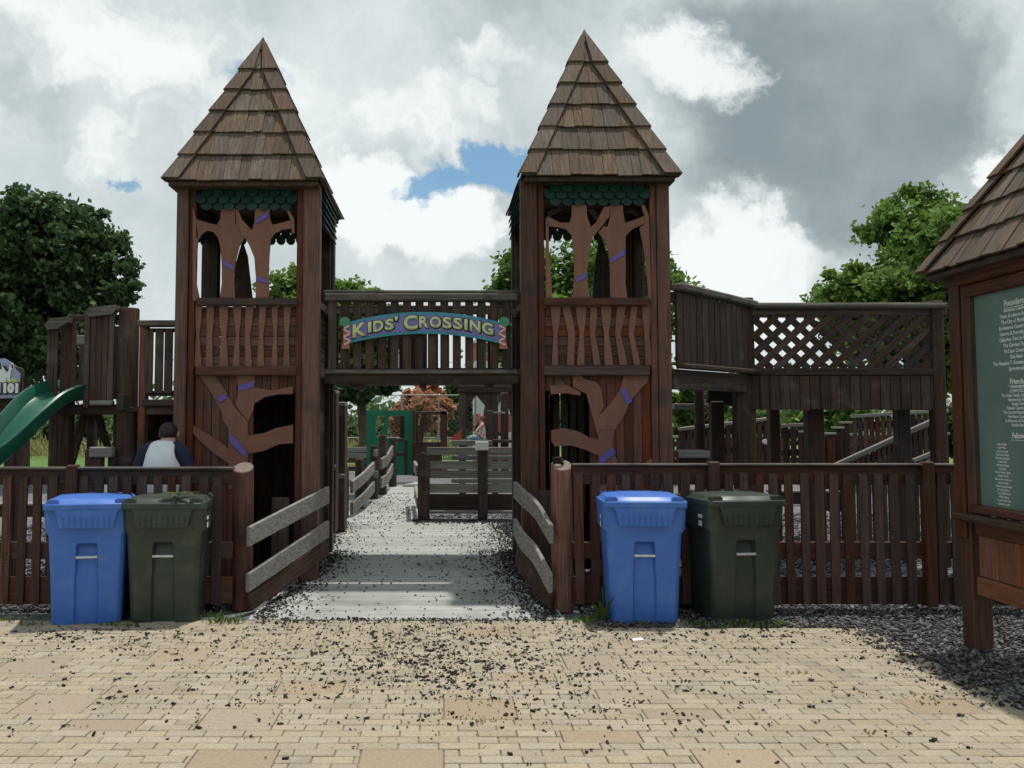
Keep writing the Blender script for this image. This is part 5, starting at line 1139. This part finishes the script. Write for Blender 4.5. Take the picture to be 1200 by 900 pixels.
# drifts along both sides of the ramp
pts = []
for side, nn in ((-1, 2500), (1, 3700)):
    for _ in range(nn):
        d_ = R.uniform(7.95, 12.2); e_ = abs(R.gauss(0, (.13 if side < 0 else .17)*(1 if R.random() < .8 else 2.2)))
        xe = (-1.60+(d_-8)*.155) if side < 0 else (.98-(d_-8)*.095)
        if d_ > 10.5: xe = (-1.45 if side < 0 else .9); 
        x = xe+(e_ if side < 0 else -e_); pts.append((x, d_, rampz(d_)+R.uniform(.002, .014)))
for _ in range(1500):
    d_ = 12.3-abs(R.gauss(0, .12)); pts.append((R.uniform(-.4, .9), d_, rampz(d_)+.008))
for _ in range(900):
    u = R.random()**.8; d_ = 7.95+u*6.5; x = R.uniform(-1.3, .7) if d_ < 12 else R.uniform(-1.2, -.3); pts.append((x, d_, rampz(d_)+.006))
tag(chips('mulch_drift', 'debris', np.array(pts), .0145), kind='stuff')
px, py = [], []
def sc_(n, fx, fy):
    for _ in range(n): px.append(fx()); py.append(fy())
sc_(1150, lambda: R.gauss(500, 105), lambda: 735+abs(R.gauss(0, 42)))
sc_(120, lambda: R.gauss(440, 70), lambda: R.gauss(782, 18)); sc_(80, lambda: R.gauss(465, 26), lambda: R.gauss(772, 6)); sc_(220, lambda: R.gauss(540, 40), lambda: R.gauss(795, 16))
sc_(620, lambda: R.uniform(300, 650), lambda: 725+abs(R.gauss(0, 4))); sc_(500, lambda: R.uniform(0, 1050), lambda: 735+R.random()**1.5*120); sc_(260, lambda: R.uniform(0, 1180), lambda: R.uniform(740, 898))
sc_(300, lambda: R.gauss(130, 90), lambda: 738+abs(R.gauss(0, 16))); sc_(260, lambda: R.uniform(650, 930), lambda: 738+abs(R.gauss(0, 14))); sc_(200, lambda: R.gauss(700, 90), lambda: R.uniform(760, 860))
for _ in range(420):
    u = R.random(); gx = 3.3-abs(R.gauss(0, .14)); gy = 5.4+u*2.1; px.append(PX+gx*F/gy); py.append(HOR+CH*F/gy)
k = [(a, b) for a, b in zip(px, py) if b < 1000]
P = groundpts([a for a, b in k], [b for a, b in k], .011); P = P[P[:, 0] < 3.4]
# gather some of the crumbs into small heaps
for i in range(1, len(P)):
    if R.random() < .42: P[i, :2] = P[i-1, :2]+NR.normal(0, .016, 2)
k = NR.random(len(P)) < .45
tag(chips('mulch_crumbs', 'debris', P[k], .0165, flat=.4), kind='stuff'); tag(chips('mulch_crumbs', 'debris', P[~k], .0105, flat=.45), kind='stuff')
Q = np.repeat(P[::2], 2, 0); Q[:, :2] += NR.normal(0, .10, (len(Q), 2)); Q[:, 2] = .0075; Q = Q[(Q[:, 0] < 3.36) & (Q[:, 1] < 7.9)]
tag(chips('mulch_dust', 'debris', Q, .0055, flat=.6), kind='stuff')
def weeds(label, spots, h, n, m='weed', wdt=.008):
    C, U, V_ = [], [], []
    x0, y0 = G(*spots[0]).x, G(*spots[0]).y
    for sx, sy in spots:
        g = G(sx, sy)
        for _ in range(n):
            a = R.uniform(0, 6.283); l = h*R.uniform(.35, 1); lean = Vector((math.cos(a)*R.uniform(.2, .9), math.sin(a)*R.uniform(.2, .9), 1)).normalized()
            b = Vector((g.x+R.gauss(0, .06), g.y+R.gauss(0, .03), .0)); C.append(tuple(b+lean*l*.5-Vector((x0, y0, 0)))); U.append(tuple(lean*l*.5)); sv = lean.cross(Vector((R.random(), R.random(), .1))).normalized(); V_.append(tuple(sv*wdt*R.uniform(.6, 1.6)))
    o = quads('weeds', m, np.array(C), np.array(U), np.array(V_), None, (x0, y0, 0)); tag(o, kind='stuff'); return o
weeds('', [(8+i*9, 729+R.uniform(-6, 6)) for i in range(6)], .07, 16); weeds('', [(125+i*9, 735+R.uniform(-2, 2)) for i in range(4)], .06, 14); weeds('', [(238+i*7, 729+R.uniform(-5, 3)) for i in range(6)], .09, 18)
weeds('', [(672+i*7, 727+R.uniform(-3, 6)) for i in range(6)], .07, 13); weeds('', [(798+i*8, 733+R.uniform(-3, 3)) for i in range(16)], .055, 13); weeds('', [(60, 700), (52, 712), (66, 716)], .28, 14, 'weed', .006)
weeds('', [(1000, 772), (862, 776), (868, 776), (1030, 860), (1062, 816), (935, 790), (1095, 826), (1085, 818), (18, 768), (12, 774), (560, 845), (585, 846), (228, 784), (330, 838)], .026, 12, 'dry', .007)
# broad leaved weed by the right blue bin
wp = empty('broad_weed', G(706, 730), 'broad leaved weed at the left foot of the right blue bin', 'weed')
for k in range(7):
    a = k*1.1; hgt = .10+.09*k/3; V = []; Fc = []
    for i in range(6):
        u = i/5; w = .022*math.sin(math.pi*(u*.92+.08)); r_ = .02+.10*u; z = .03+hgt*(u**.8)-.05*u*u
        V += [(r_*math.cos(a)-w*math.sin(a), r_*math.sin(a)+w*math.cos(a), z), (r_*math.cos(a)+w*math.sin(a), r_*math.sin(a)-w*math.cos(a), z)]
    for i in range(5): Fc.append([i*2, i*2+1, i*2+3, i*2+2])
    link('leaf', mesh('leaf', V, Fc, 'weed', True), wp.location, wp)
tube('stem', wp, [wp.location, wp.location+Vector((.01, 0, .16)), wp.location+Vector((.0, 0, .30))], .005, 'weed', 6)
# scrap of paper
g = G(747, 751); v = [(-.04, -.03, 0), (.045, -.025, .004), (.04, .035, .010), (-.035, .03, .002), (0, 0, .012)]
tag(link('paper_scrap', mesh('paper_scrap', v, [[0, 1, 4], [1, 2, 4], [2, 3, 4], [3, 0, 4]], 'sticker'), (g.x, g.y, .008)), 'small white paper scrap on the pavers before the right blue bin', 'litter')
